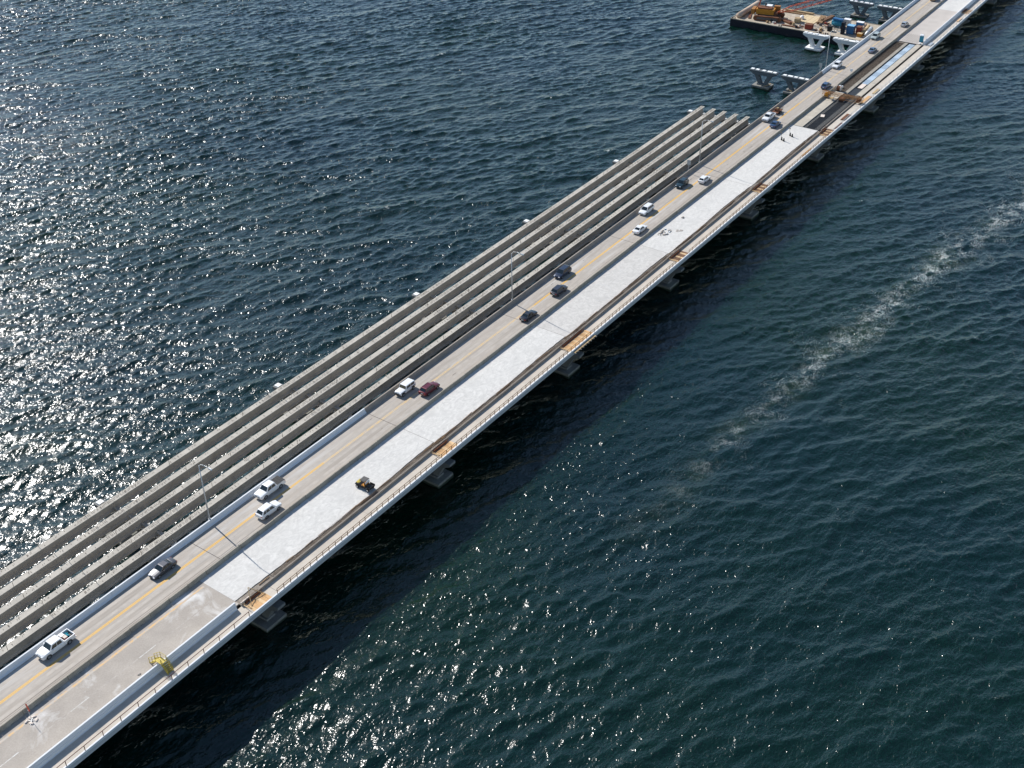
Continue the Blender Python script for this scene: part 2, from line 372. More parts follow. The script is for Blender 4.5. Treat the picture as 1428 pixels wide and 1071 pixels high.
# parapet on the left
pl = [(-.98, -.24), (-.28, -.24), (-.28, .09), (-.52, .30), (-.73, .90), (-.98, .90)]
for xa, xb, mm, lab in ((XA, PX(0)-.01, 'white', 'white painted parapet'), (PX(0)+.01, PX(5)-.01, 'raw', 'brownish unpainted parapet'), (PX(5)+.01, XB, 'white', 'white painted parapet')):
    xs = [xa]
    while xs[-1] < xb-.1: xs.append(min(xb, xs[-1]+14.9))
    for a, b in zip(xs[:-1], xs[1:]):
        o = MB().sweep(pl, a+.012, b-.012).build('parapet', mm, br); o['label'] = lab
# decks on the right half
old = strip('old_deck', 'olddeck', 8.004, 17.0, XA, 84.0, 0., br, .24)
for i, xx in enumerate((43.4, 55.2, 67.5, 31.4)):
    flat('lane_dash', 'wline', 13.02, 13.17, xx, xx+3.2, .005, old)
flat('old_yellow_line', 'yold', 9.36, 9.76, XA, 83.5, .005, old)
M['tar'] = line_mat('faint_ground_off_line', (.30, .265, .23), (.41, .365, .315), .40, .62, 1.2)
for a_, b_ in ((46.7, 55.1), (58.6, 67.3), (71, 80)): flat('ground_off_line', 'tar', 12.98, 13.2, a_, b_, .004, old)
for i, (xa, xb, mm) in enumerate(((84.012, PX(0)-.02, 'slab'), (PX(0)+.02, PX(1)-.02, 'slab'), (PX(1)+.02, PX(2)-.02, 'slab2'), (PX(2)+.02, PX(3)-.02, 'slab'), (PX(3)+.02, PX(4), 'slab'))):
    # right edge left ragged by the pour
    n = int((xb-xa)/1.1); m = MB(); vs = []
    for j in range(n+1):
        x = xa+(xb-xa)*j/n; r = 16.28+.22*math.sin(x*.13+i)+random.uniform(-.07, .07)
        vs += [P(x, 8.004, -.24), P(x, r, -.24), P(x, r, .012), P(x, 8.004, .012)]
    m.add(vs, [(4*j+a, 4*j+(a+1) % 4, 4*j+4+(a+1) % 4, 4*j+4+a) for j in range(n) for a in range(4)]+[(3, 2, 1, 0), (4*n, 4*n+1, 4*n+2, 4*n+3)])
    s = m.build('new_slab', mm, br); s['label'] = 'white cured concrete slab'
    if i < 4: flat('construction_joint', 'seam', 9.0, 16.2, xb-.03, xb+.05, .016, br)
# unfinished bay between pier lines 4 and 6
strip('pit_floor', 'rebard', 11.4, 16.4, PX(4)+.01, 346, -.34, br, .05)
strip('tan_slab_strip', 'tanstrip', 8.004, 11.55, PX(4)+.01, 346, 0., br, .24)
strip('bulkhead', 'rebard', 8.9, 16.3, PX(4)+.012, PX(4)+.2, .03, br, .3)
mb = MB()
for i in range(150):
    x = PX(4)+.5+i*.215; mb.bar(P(x, 11.7, -.2), P(x, 16.2, -.2), .022)
for i in range(22): 
    v = 11.8+i*.2
    mb.add(*[[P(x, v+dv, -.17+dz) for x in np.linspace(PX(4)+.4, 345.5, 5) for dv, dz in ((-.012, 0), (.012, 0), (.012, .024), (-.012, .024))], [(4*j+a, 4*j+(a+1) % 4, 4*j+4+(a+1) % 4, 4*j+4+a) for j in range(4) for a in range(4)]])
stuff(mb.build('rebar_mat', 'rebard', br))
strip('beam_strip', 'tempb', 11.3, 12.45, 346.01, PX(6)-.3, -.10, br, .4)
strip('rebar_bed', 'gutter', 8.004, 11.2, 346.01, PX(6)-.3, -.16, br, .2)
mb = MB()
for i in range(300):
    x = 346.4+i*.183; mb.bar(P(x, 8.3, -.03), P(x+random.uniform(-.05, .05), 11.4, -.03), .04)
    if i % 3 == 0:
        for v in (8.8, 9.6, 10.4, 11.0): mb.bar(P(x, v, -.1), P(x, v+random.uniform(-.1, .1), random.uniform(.05, .3)), .028)
stuff(mb.build('rebar_mat', 'rebar', br))
strip('gap_shade', 'black', 12.46, 13.0, 346.01, PX(6)-.3, -.45, br, .05); strip('gap_shade', 'black', 14.92, 15.3, 346.01, PX(6)-.3, -.45, br, .05)  # black strips paint the shade of the open gaps beside the form panels
for i in range(11):
    xa = 357.0+i*4.08; strip('deck_form_panel', 'sip', 13.0, 14.9, xa, xa+4.05, -.20+.012*(i % 2), br, .06)
    mb = MB()
    for j in range(12): mb.sweep([(13.02, -.19), (14.88, -.19), (14.88, -.165), (13.02, -.165)], xa+.15+j*.33, xa+.25+j*.33)
    if i % 2 == 0: mb.build('deck_form_rib', 'sip', br)
strip('pale_form_sheet', 'bag', 13.2, 14.7, 352.5, 356.8, -.15, br, .05)
strip('pit_floor', 'rebard', 12.5, 15.3, 346.02, 352.3, -.34, br, .05)
strip('tan_slab_strip', 'tanstrip', 15.32, 17.0, 346.01, PX(6)-.3, -.02, br, .3)
strip('bulkhead', 'joint', 9.5, 16.7, PX(6)-.28, PX(6)-.02, .05, br, .3)
far = strip('far_deck', 'slabfar', 8.004, 17.0, PX(6), 445.2, 0., br, .24)
s = strip('new_slab', 'slab', 8.004, 16.8, 445.22, XB, .012, br, .25); s['label'] = 'white cured concrete slab, far'
mb = MB()
for i in range(9):
    for j in range(8): mb.bar(P(403.3+i*.95, 9.8+j*.72, 0), P(403.3+i*.95, 9.8+j*.72, .5), .05)
stuff(mb.build('dowel_bar', 'rebar', br))
# inner parapet beside the footpath
pr = [(17.0, -.24), (17.82, -.24), (17.82, .04), (17.70, .10), (17.62, .52), (17.66, .54), (17.66, .57), (17.58, .59), (17.47, 1.22), (17.22, 1.22), (17.05, .1)]
for a, b in ((XA, 40), (40.02, 62), (62.02, 83.0)): MB().sweep(pr, a, b).build('inner_parapet', 'white', br)
for a, b in ((PX(6)+.3, 424), (424.02, 447), (447.02, 470), (470.02, XB)): MB().sweep(pr, a, b).build('inner_parapet', 'white', br)
pr2 = [(16.75, -.3), (17.5, -.3), (17.4, .38), (17.15, .38)]
o = MB().sweep(pr2, PX(4)+.3, 345.5).build('inner_parapet', 'raw', br); o['label'] = 'low unfinished parapet'
# open gutter with parapet reinforcement, new section
strip('gutter', 'gutter', 16.1, 17.55, 84.02, PX(4), -.10, br, .14)
MB().sweep([(17.60, -.24), (17.78, -.24), (17.78, .50), (17.66, .50)], 84.6, PX(4)-.2).build('kerb_upstand', 'raw', br)
mb = MB(); x = 90.0
while x < PX(4)-1:
    if all(abs(x-PX(n)) > 2.2 for n in range(-1, 5)):
        h = .78+random.uniform(-.06, .05)
        for v, lean in ((16.95, .05), (17.36, -.05)): mb.bar(P(x, v, -.1), P(x+random.uniform(-.05, .05), v+lean, h), .024)
        mb.bar(P(x, 17.0, h), P(x, 17.32, h), .024)
    x += .21
for v, z in ((16.98, .1), (16.99, .4), (17.0, .7), (17.34, .1), (17.33, .4), (17.32, .7)):
    n = 60; vs = []
    for i in range(n+1):
        xx = 90+(PX(4)-91-90)*i/n; dz = random.uniform(-.03, .03)
        vs += [P(xx, v+a, z+b+dz) for a, b in ((-.013, -.013), (.013, -.013), (.013, .013), (-.013, .013))]
    mb.add(vs, [(4*j+a, 4*j+(a+1) % 4, 4*j+4+(a+1) % 4, 4*j+4+a) for j in range(n) for a in range(4)])
stuff(mb.build('parapet_rebar', 'rebar', br))
mb = MB()
for i in range(70):
    xx = random.uniform(88, PX(4)-3); ln = random.uniform(1.5, 5); v = random.uniform(16.3, 16.75)
    mb.bar(P(xx, v, .0), P(xx+ln, v+random.uniform(-.12, .12), random.uniform(0, .05)), random.uniform(.05, .12))
stuff(mb.build('formwork_offcuts', 'timberd', br))
# footpath with edge beam
fp = strip('footpath', 'path', 17.785, 20.42, XA, XB, 0., br, .24)
for n in range(-2, 10):
    flat('expansion_joint', 'seam', 17.85, 20.4, PX(n)-.03, PX(n)+.03, .006, fp)
    if n < 9: flat('expansion_joint', 'seam', 17.85, 20.4, PX(n)+S/2-.02, PX(n)+S/2+.02, .006, fp)
edge = [(20.42, -.24), (20.42, .20), (20.66, .20), (20.66, -.24)]
fas = [(19.6, -.241), (20.70, -.241), (20.70, -.34), (20.62, -.40), (20.62, -1.02), (20.30, -1.02), (20.30, -.5), (19.6, -.5)]
for n in range(-3, 10):
    a, b = max(XA, PX(n)+.03), PX(n+1)-.03
    if a > b: continue
    MB().sweep(edge, a, b).build('edge_kerb', 'white', br); MB().sweep(fas, a, b).build('fascia_beam', 'fascia', br)
# girders and piers below
gp = [(-.48, -2.25), (.48, -2.25), (.48, -2.05), (.12, -1.85), (.12, -.5), (.6, -.38), (.6, -.25), (-.6, -.25), (-.6, -.38), (-.12, -.5), (-.12, -1.85), (-.48, -2.05)]
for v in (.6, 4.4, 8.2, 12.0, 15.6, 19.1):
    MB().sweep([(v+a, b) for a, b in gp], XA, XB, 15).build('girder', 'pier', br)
def pier_parts(capmat, footmat, half=4.75, capz=-2.95, sign=1):
    """mesh data of a Y pier in local coordinates (X along the bridge, Y to the left, Z=0 road level)"""
    cap = MB().prism([(-half, capz-.55), (-half, capz), (half, capz), (half, capz-.55), (half-1.5, capz-1.35), (-half+1.5, capz-1.35)], -.85, .85)
    # prism runs along y with poly in x: swap axes
    cap.v = [(y, x, z) for x, y, z in cap.v]
    leg = MB()
    for s in (-1, 1):
        yb, yt = s*.75, s*2.35
        leg.hexa([(-.62, yb-.62, -7.5), (.62, yb-.62, -7.5), (.62, yb+.62, -7.5), (-.62, yb+.62, -7.5)],
                 [(-.62, yt-.75, capz-1.3), (.62, yt-.75, capz-1.3), (.62, yt+.75, capz-1.3), (-.62, yt+.75, capz-1.3)])
    plinth = MB().box(-.95, .95, -1.75, 1.75, -7.51, -7.1)
    ft = MB().hexa([(-2.3, -3.0, -9.9), (2.3, -3.0, -9.9), (2.3, 3.0, -9.9), (-2.3, 3.0, -9.9)], [(-2.25, -2.95, -7.5), (2.25, -2.95, -7.5), (2.25, 2.95, -7.5), (-2.25, 2.95, -7.5)])
    return cap.mesh('pier_cap', M[capmat]), leg.mesh('column', M[capmat]), plinth.mesh('plinth', M[capmat]), ft.mesh('footing', M[footmat])
def tide(m):
    n = m.node_tree.nodes; l = m.node_tree.links; b = n['Principled BSDF']; src = b.inputs['Base Color'].links[0].from_socket
    g_ = n.new('ShaderNodeNewGeometry'); s_ = n.new('ShaderNodeSeparateXYZ'); l.new(g_.outputs['Position'], s_.inputs[0])
    z_ = mth(n, l, 'ADD', s_.outputs[2], mth(n, l, 'MULTIPLY', noise(n, l, g_.outputs['Position'], 1.3, 4, .6), .5))
    l.new(mix(n, l, ramp(n, l, z_, WZ+.55, WZ+.75, 1., 0.), src, (.03, .04, .025)), b.inputs['Base Color'])
for k_ in ('foot', 'pierw'): tide(M[k_])
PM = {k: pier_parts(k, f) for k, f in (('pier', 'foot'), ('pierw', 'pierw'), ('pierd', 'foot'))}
PADS = {h: MB().box(-.55, .55, -h, h, 0, .22).mesh('bearing_pad', M['pad']) for h in (.55, .8)}
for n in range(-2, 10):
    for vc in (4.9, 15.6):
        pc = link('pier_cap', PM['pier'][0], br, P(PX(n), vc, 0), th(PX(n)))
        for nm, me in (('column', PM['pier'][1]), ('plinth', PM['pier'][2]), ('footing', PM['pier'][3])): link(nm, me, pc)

# ------------------------------------------------------------------ temporary concrete barriers
prof = [(-.30, 0), (.30, 0), (.30, .08), (.17, .26), (.095, .81), (-.095, .81), (-.17, .26), (-.30, .08)]
SEG = 3.84
tb = MB(); m = len(prof); vs = [(x, a, b) for x in (-SEG/2+.035, SEG/2-.035) for a, b in prof]
tb.add(vs, [(j, (j+1) % m, m+(j+1) % m, m+j) for j in range(m)]+[tuple(range(m-1, -1, -1)), tuple(range(m, 2*m))])
tbm = tb.mesh('temporary_barrier', M['tempb'])
slotm = MB().box(-.25, .25, -.3015, .3015, 0.003, .05).mesh('drain_slot', M['black'])
x = 45.3
while x < 535:
    o = link('temporary_barrier', tbm, None, P(x, 7.86+random.uniform(-.03, .03)+.05*math.sin(x*.05), .004), th(x)+random.uniform(-.006, .006))
    tag(o, 'grey concrete temporary barrier segment in the row between traffic lane and new slab', 'barrier', 'temporary barriers along the lane')
    link('drain_slot', slotm, o)
    x += SEG

# ------------------------------------------------------------------ footpath railings
def railing(name, label, x0, x1, step, mat, h, v=20.54, mid=True, jitter=0.):
    r = root(name, label, 'railing', x0, v, .2)
    base = r.matrix_basis.inverted() if False else None
    inv = (Matrix.Translation(r.location) @ Matrix.Rotation(th(x0), 4, 'Z')).inverted()
    pm = MB().tube((0, 0, 0), (0, 0, h), .06, None, 5).mesh('post', M[mat])
    x = x0
    while x <= x1+.01:
        link('post', pm, r, inv @ P(x+random.uniform(-jitter, jitter), v, .2), 0); x += step
    for z in ((h, h*.52) if mid else (h,)):
        k = max(2, int((x1-x0)/6)); mb = MB()
        pts = [inv @ P(x0+(x1-x0)*i/k, v, .2+z+(random.uniform(-.03, .03) if jitter else 0)) for i in range(k+1)]
        mb.path(pts, .055, 5).build('rail', mat, r)
    return r
railing('path_railing', 'thin rust-red steel railing on the finished footpath edge, nearest the camera', 18, 83.0, 3.09, 'rail', .95, mid=False)
railing('path_railing', 'close-posted timber guard railing along the white slab section', 89.0, 222.0, 1.5, 'railo', .95, mid=True, jitter=.06)
railing('path_railing', 'wider-posted timber guard railing on the middle footpath stretch', 226.0, 312.0, 1.8, 'railo', .9, mid=True, jitter=.1)
railing('path_railing', 'far guard railing along the footpath past the screed machine', 314.0, 520.0, 3.6, 'galv', .9, mid=False)

# ------------------------------------------------------------------ second bridge: piers, pads and girders
GV = (-20.4, -16.6, -13.0, -9.2, -5.4)
for n in range(-1, 8):
    for side, vc in (('outer', -20.45), ('inner', -9.25)):
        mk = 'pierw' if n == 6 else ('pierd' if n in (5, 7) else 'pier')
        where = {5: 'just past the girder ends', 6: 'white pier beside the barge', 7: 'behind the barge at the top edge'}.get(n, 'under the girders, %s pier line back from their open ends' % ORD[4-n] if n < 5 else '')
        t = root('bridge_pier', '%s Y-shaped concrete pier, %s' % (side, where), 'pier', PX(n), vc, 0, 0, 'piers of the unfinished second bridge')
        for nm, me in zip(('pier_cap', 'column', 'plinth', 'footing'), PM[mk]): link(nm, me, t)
        offs = [(vc-v, h) for v, h in (((-24.45, .55), (-22.7, .5), (-20.45, .6), (-18.4, .8), (-16.65, .55)) if side == 'outer' else ((-13.0, .55), (-11.1, .8), (-9.2, .55), (-7.3, .8), (-5.45, .55)))]
        for k, (dy, h) in enumerate(offs):
            if n < 5 and k in (1, 3): continue
            if n == 6 and k == 3: continue
            link('bearing_pad', PADS[.8 if h > .7 else .55], t, (0, dy, -2.95))
        if n < 4:
            mb = MB()
            for a, b in zip(GV[:-1], GV[1:]):
                if (side == 'outer') != (a < -14): continue
                mb.box(-.35, .35, (vc-b)+.12, (vc-a)-.12, -2.45, -1.95)
            mb.build('diaphragm', 'beam', t)
        if n in (5, 7):
            mb = MB()
            for k in range(10): mb.bar((random.uniform(-1.6, 1.6), random.uniform(-2.4, 2.4), -7.48), (random.uniform(-1.6, 1.6), random.uniform(-2.4, 2.4), -7.2), random.uniform(.1, .3))
            mb.build('formwork', 'timberd' if n == 7 else 'timber', t)
g = [(-.48, -1.98), (.48, -1.98), (.48, -1.80), (.11, -1.58), (.11, -.26), (.60, -.12), (.60, 0), (-.60, 0), (-.60, -.12), (-.11, -.26), (-.11, -1.58), (-.48, -1.80)]
GL = S-.06
mb = MB(); m = len(g); vs = []
for x in (-GL/2, -GL/2+.01, GL/2): vs += [(x, a, b) for a, b in g]
gm = MB().add([(x, a, b) for x in (-GL/2, GL/2) for a, b in g], [(j, (j+1) % m, m+(j+1) % m, m+j) for j in range(m)]+[tuple(range(m-1, -1, -1)), tuple(range(m, 2*m))]).mesh('web_and_flanges', M['beam'])
stir = []
for var in range(4):
    mb = MB()
    for e in (-1, 1):
        for i in range(26):
            xx = e*(GL/2-.3-i*.3-random.uniform(0, .1))
            for y in (-.16, .16):
                if random.random() < .8: mb.bar((xx, y, 0), (xx+random.uniform(-.05, .05), y, random.uniform(.10, .28)), .045)
    for i in range(30):
        xx = random.uniform(-GL/2+8, GL/2-8); mb.bar((xx, random.uniform(-.3, .3), 0), (xx, random.uniform(-.3, .3), .14), .05)
    stir.append(mb.mesh('stirrups', M['rebar']))
postm = MB().tube((0, 0, 0), (0, 0, .85), .04, None, 5).mesh('safety_post', M['rebar'])
endm = MB().path([(-.12, 0, 0), (-.08, 0, .2), (.08, 0, .2), (.12, 0, 0)], .035, 5).mesh('lifting_loop', M['rebar'])
for sp in range(-2, 4):
    for gi, v in enumerate(GV):
        a, b = P(PX(sp), v, -.5), P(PX(sp+1), v, -.5); c = (a+b)/2
        o = bpy.data.objects.new('concrete_girder', None); COL.objects.link(o); o.location = c; o.empty_display_size = .5
        o.rotation_euler = (0, 0, math.atan2(b.y-a.y, b.x-a.x))
        tag(o, '%s grey concrete girder from the road, %s span back from the open ends' % (ORD[4-gi], ORD[3-sp]), 'girder', 'girders of the unfinished second bridge')
        link('web_and_flanges', gm, o); stuff(link('stirrups', stir[(gi+sp) % 4], o))
        for e in (-1, 1): link('lifting_loop', endm, o, (e*(GL/2-2.2-.3*((gi+sp) % 3)), 0, .004))
        for xx in (-18, -9.5, -1, 8, 16.5): link('safety_post', postm, o, (xx+random.uniform(-.6, .6), random.choice((-.45, .45)), 0))

# ------------------------------------------------------------------ light poles and signs on the parapet
def lamp(n, x, lab):
    t = root('street_light', lab, 'street light', x, -1.12, .0, 0, 'street lights on the parapet')
    MB().tube((0, 0, -.6), (0, 0, .95), .26, .24, 8).build('base', 'fascia', t)
    MB().tube((0, 0, .95), (0, 0, 12.3), .14, .07, 10).build('pole', 'galv', t, True)
    MB().path([(0, 0, 12.2), (0, -.5, 12.75), (0, -1.4, 12.95), (.0, -2.5, 12.85)], .055, 6).build('arm', 'galv', t, True)
    MB().hexa([(-.17, -3.2, 12.74), (.17, -3.2, 12.74), (.15, -2.4, 12.74), (-.15, -2.4, 12.74)], [(-.1, -3.1, 12.92), (.1, -3.1, 12.92), (.1, -2.4, 12.95), (-.1, -2.4, 12.95)]).build('lamp_head', 'galv', t)
for i, (x, lab) in enumerate(((94.75, 'tall street light on white parapet, nearest the camera'), (184.0, 'tall street light on brown parapet above the middle of the girders'),
                              (273.0, 'tall street light on parapet near the open girder ends'), (361.7, 'tall street light on white parapet before the barge'))): lamp(i, x, lab)
for x, lab in ((266.6, 'small grey sign on a post near the third street light'), (356.7, 'small pale sign on a post near the farthest street light')):
    t = root('road_sign', lab, 'sign', x, -1.1, .3)
    MB().tube((0, 0, 0), (0, 0, 3.3), .06, None, 6).build('post', 'galv', t)
    MB().box(-.05, .0, -.5, .5, 2.0, 3.4).build('sign_panel', 'galv', t)
t = root('warning_beacon', 'round white beacon clamped on the barrier beside the rebar bed', 'beacon', 360.5, 7.86, .81)
MB().tube((0, 0, 0), (0, 0, .9), .05, None, 6).build('post', 'galv', t)
MB().tube((-.08, 0, 1.2), (.08, 0, 1.2), .48, None, 12).build('lens', 'cap', t)

# ------------------------------------------------------------------ vehicles
WH = {}
def wheel_mesh(r, w):
    k = (r, w)
    if k not in WH:
        n = 18; rings = []
        for y, rr in ((-w/2, r*.55), (-w/2, r*.9), (-w/2+.03, r), (w/2-.03, r), (w/2, r*.9), (w/2, r*.55)):
            rings.append([(rr*math.cos(2*math.pi*i/n), y, rr*math.sin(2*math.pi*i/n)) for i in range(n)])
        ty = MB().loft(rings).mesh('wheel', M['tyre'], True)
        rm = MB().tube((0, -w/2-.008, 0), (0, w/2+.008, 0), r*.6, None, 14)
        WH[k] = (ty, rm.mesh('rim', M['rim']))
    return WH[k]
def section(x, zb, zs, hw, crown=.04):
    """rounded closed cross-section of a car body at station x"""
    h = zs-zb
    return [(x, -hw*.86, zb), (x, -hw*.97, zb+.10*h), (x, -hw, zb+.45*h), (x, -hw*.985, zs-.16*h), (x, -hw*.90, zs-.02), (x, -hw*.5, zs+crown*.7), (x, 0, zs+crown),
            (x, hw*.5, zs+crown*.7), (x, hw*.90, zs-.02), (x, hw*.985, zs-.16*h), (x, hw, zs-0+-.55*h), (x, hw*.97, zb+.10*h), (x, hw*.86, zb)]
# kind: L, W, wheel radius, axles(front,rear), body stations (x from front, zb, zs, width factor), cabin: cowl x, ws top x, roof rear x, rear base x, belt z, roof z
KIND = {
 'sedan': dict(L=4.8, W=1.84, r=.33, ax=(.92, 3.72), st=[(0, .32, .52, .80), (.12, .24, .64, .90), (.5, .2, .74, .97), (1.35, .2, .86, 1), (1.75, .2, .92, 1), (3.6, .2, .96, 1), (4.1, .22, .98, .99), (4.6, .26, .94, .94), (4.8, .36, .82, .84)], cab=(1.35, 2.05, 3.35, 4.15, .92, 1.45)),
 'hatch': dict(L=4.4, W=1.8, r=.33, ax=(.88, 3.5), st=[(0, .32, .55, .80), (.12, .24, .68, .90), (.5, .2, .80, .97), (1.15, .2, .92, 1), (1.6, .2, .98, 1), (3.6, .2, 1.02, 1), (4.15, .24, 1.02, .97), (4.4, .36, .9, .88)], cab=(1.15, 1.85, 3.7, 4.25, .97, 1.52)),
 'suv': dict(L=4.75, W=1.9, r=.37, ax=(.95, 3.75), st=[(0, .38, .66, .82), (.12, .3, .84, .92), (.5, .26, .96, .98), (1.25, .26, 1.06, 1), (1.7, .26, 1.1, 1), (3.9, .26, 1.14, 1), (4.5, .3, 1.14, .97), (4.75, .42, 1.0, .9)], cab=(1.25, 1.95, 4.1, 4.62, 1.08, 1.74)),
 'minivan': dict(L=5.1, W=1.98, r=.35, ax=(.98, 4.05), st=[(0, .34, .62, .80), (.14, .26, .80, .91), (.5, .22, .93, .98), (1.05, .22, 1.03, 1), (1.5, .22, 1.06, 1), (4.3, .22, 1.1, 1), (4.85, .26, 1.08, .97), (5.1, .4, .95, .9)], cab=(1.05, 1.95, 4.5, 5.0, 1.05, 1.76)),
 'jeep': dict(L=4.6, W=1.88, r=.41, ax=(.75, 3.75), st=[(0, .5, .72, .86), (.1, .42, 1.0, .86), (.3, .4, 1.1, .88), (1.45, .4, 1.14, .9), (1.6, .4, 1.16, .94), (4.3, .4, 1.16, .94), (4.6, .45, 1.14, .92)], cab=(1.5, 1.78, 4.35, 4.5, 1.15, 1.86)),
 'pickup': dict(L=5.85, W=2.02, r=.42, ax=(1.0, 4.7), st=[(0, .45, .75, .86), (.12, .36, 1.0, .94), (.45, .33, 1.12, .98), (1.35, .33, 1.2, 1), (1.75, .33, 1.2, 1), (3.88, .33, 1.2, 1)], cab=(1.35, 2.0, 3.65, 3.88, 1.18, 1.92)),
}
def lerp(a, b, t): return tuple(p+(q-p)*t for p, q in zip(a, b))
def vehicle(name, label, cat, kind, col, x, v, heading, group=None, tonneau=False, load=False, scale=1., roofrack=False):
    d = KIND[kind]; L, W, r = d['L'], d['W'], d['r']; hw = W/2
    t = root(name, label, cat, x, v, .004, 0 if heading > 0 else math.pi, group)
    t.scale = (scale,)*3
    pm = CP[col]; f = lambda xx: L/2-xx            # local +X forward
    rings = [section(f(xx), zb, zs, hw*k) for xx, zb, zs, k in d['st']]
    body = MB().loft(rings)
    cx, wx, rx, bx, bz, rz = d['cab']
    hb, ht = hw*.93, hw*(.86 if kind == 'jeep' else .72)
    A = [(f(cx), -hb, bz-.05), (f(cx), hb, bz-.05), (f(bx), hb*.97, bz-.05), (f(bx), -hb*.97, bz-.05)]
    B = [(f(wx), -ht, rz-.05), (f(wx), ht, rz-.05), (f(rx), ht*.97, rz-.06), (f(rx), -ht*.97, rz-.06)]
    C = [(f(wx+.16), -ht*.86, rz), (f(wx+.16), ht*.86, rz), (f(rx-.18), ht*.84, rz-.01), (f(rx-.18), -ht*.84, rz-.01)]
    body.loft([A, B, C])
    body.build('body', pm, t)
    def pane(nm, q0, q1, q2, q3, u0, u1, w0, w1, off=.012):   # quad bottom-left, bottom-right, top-right, top-left
        pts = []
        for u, w_ in ((u0, w0), (u1, w0), (u1, w1), (u0, w1)): pts.append(Vector(lerp(lerp(q0, q1, u), lerp(q3, q2, u), w_)))
        nrm = (pts[1]-pts[0]).cross(pts[3]-pts[0]).normalized()
        lo = [p-nrm*.02 for p in pts]; hi = [p+nrm*off for p in pts]
        MB().hexa(lo, hi).build(nm, 'glass', t)
    pane('windshield', A[1], A[0], B[0], B[1], .05, .95, .12, .95) if False else pane('windshield', A[0], A[1], B[1], B[0], .05, .95, .14, .95)
    pane('rear_window', A[2], A[3], B[3], B[2], .08, .92, .2, .92)
    two = 3 if kind in ('minivan', 'suv') else 2
    for sgn in (0, 1):
        q = (A[0], A[3], B[3], B[0]) if sgn == 0 else (A[1], A[2], B[2], B[1])
        cuts = {2: ((.1, .50), (.54, .90)), 3: ((.1, .40), (.43, .70), (.73, .93))}[two]
        for u0, u1 in cuts:
            pts = [Vector(lerp(lerp(q[0], q[1], u), lerp(q[3], q[2], u), w_)) for u, w_ in ((u0, .16), (u1, .16), (u1, .88), (u0, .88))]
            o = Vector((0, -.012 if sgn == 0 else .012, .004)); lo = [p-o*1.5 for p in pts]; hi = [p+o for p in pts]
            MB().hexa(lo, hi).build('side_window', 'glass', t)
    ty, rm = wheel_mesh(r, .25)
    for a in d['ax']:
        for s in (-1, 1):
            wo = link('wheel', ty, t, (f(a), s*(hw-.12), r)); link('rim', rm, wo)
    arch = MB()
    for a in d['ax']:
        for s in (-1, 1):
            n = 10; y = s*(hw+.004)
            arch.add([(f(a)+(r+.07)*math.cos(math.pi*i/n), y-s*.06*j, r*.9+(r+.05)*math.sin(math.pi*i/n)) for j in (0, 1) for i in range(n+1)], [tuple(range(n+1))]+[(i, i+1, n+2+i, n+1+i) for i in range(n)])
    arch.build('wheel_arch', 'black', t)
    zf = d['st'][1][2]
    for s in (-1, 1):
        MB().box(f(.26), f(-.005), s*hw*.62-.17, s*hw*.62+.17, zf-.16, zf-.02).build('headlight', 'lampw', t)
        zr = d['st'][-1][2]
        if kind != 'pickup': MB().box(f(L+.01), f(L-.22), s*hw*.72-.14, s*hw*.72+.14, zr-.16, zr+.0).build('taillight', 'lampr', t)
        MB().box(f(cx+.62), f(cx+.45), s*(hw+.0), s*(hw+.2), bz-.02, bz+.14).build('mirror', pm, t)
    MB().box(f(.1), f(-.03), -hw*.55, hw*.55, zf-.36, zf-.2).build('grille', 'black', t)
    if kind == 'pickup':
        bed = MB(); x0, x1 = f(5.85), f(3.93); zt = 1.2
        bed.box(x0, x1, -hw*.97, hw*.97, .45, .72)
        for s in (-1, 1): bed.hexa([(x0, s*hw*.97, .72), (x1, s*hw*.97, .72), (x1, s*hw*.82, .72), (x0, s*hw*.82, .72)], [(x0, s*hw*.96, zt), (x1, s*hw*.96, zt), (x1, s*hw*.84, zt), (x0, s*hw*.84, zt)])
        bed.box(x1-.09, x1, -hw*.85, hw*.85, .72, zt-.002)
        bed.build('cargo_bed', pm, t)
        MB().box(x0, x0+.09, -hw*.815, hw*.815, .725, zt-.004).build('tailgate', pm, t)
        MB().box(x0+.1, x1-.1, -hw*.81, hw*.81, .722, .75).build('bed_liner', 'black', t)
        for s in (-1, 1): MB().box(x0-.012, x0+.1, s*hw*.9-.07, s*hw*.9+.07, .8, 1.12).build('taillight', 'lampr', t)
        MB().box(x0-.16, x0-.002, -hw*.9, hw*.9, .5, .66).build('rear_bumper', 'rim', t)
        if tonneau:
            for i in range(3):
                w3 = (x1-x0-.02)/3; MB().box(x0+.01+i*w3, x0+i*w3+w3-.015, -hw*.93, hw*.93, zt+.001, zt+.035).build('tonneau_panel', 'black', t)
    if kind == 'jeep':
        MB().tube((f(4.62), 0, 1.0), (f(4.86), 0, 1.0), .38, None, 14).build('spare_wheel', 'tyre', t)
        MB().box(f(.02), f(-.16), -hw*.9, hw*.9, .5, .66).build('front_bumper', 'black', t)
        for s in (-1, 1):
            for a in d['ax']: MB().box(f(a+.55), f(a-.55), s*hw*.86, s*hw*1.02, .86, .93).build('fender', 'black', t)
    if roofrack:
        for s in (-1, 1): MB().tube((f(wx+.3), s*ht*.82, rz+.05), (f(rx-.2), s*ht*.82, rz+.05), .025, None, 5).build('roof_rail', 'rim', t)
    if kind in ('suv', 'sedan', 'hatch', 'minivan'):
        MB().box(f(L+.012), f(L-.1), -.26, .26, d['st'][-1][2]-.3, d['st'][-1][2]-.16).build('number_plate', 'cap', t)
    return t
G1, G2 = 'vehicles heading towards the camera', 'vehicles heading away'
LV, RV = 1.32, 5.05
pk1 = vehicle('pickup_truck', 'white pickup truck with red and turquoise load in its open bed, nearest the camera', 'pickup', 'pickup', 'white', 61.65, 1.30, -1, G1)
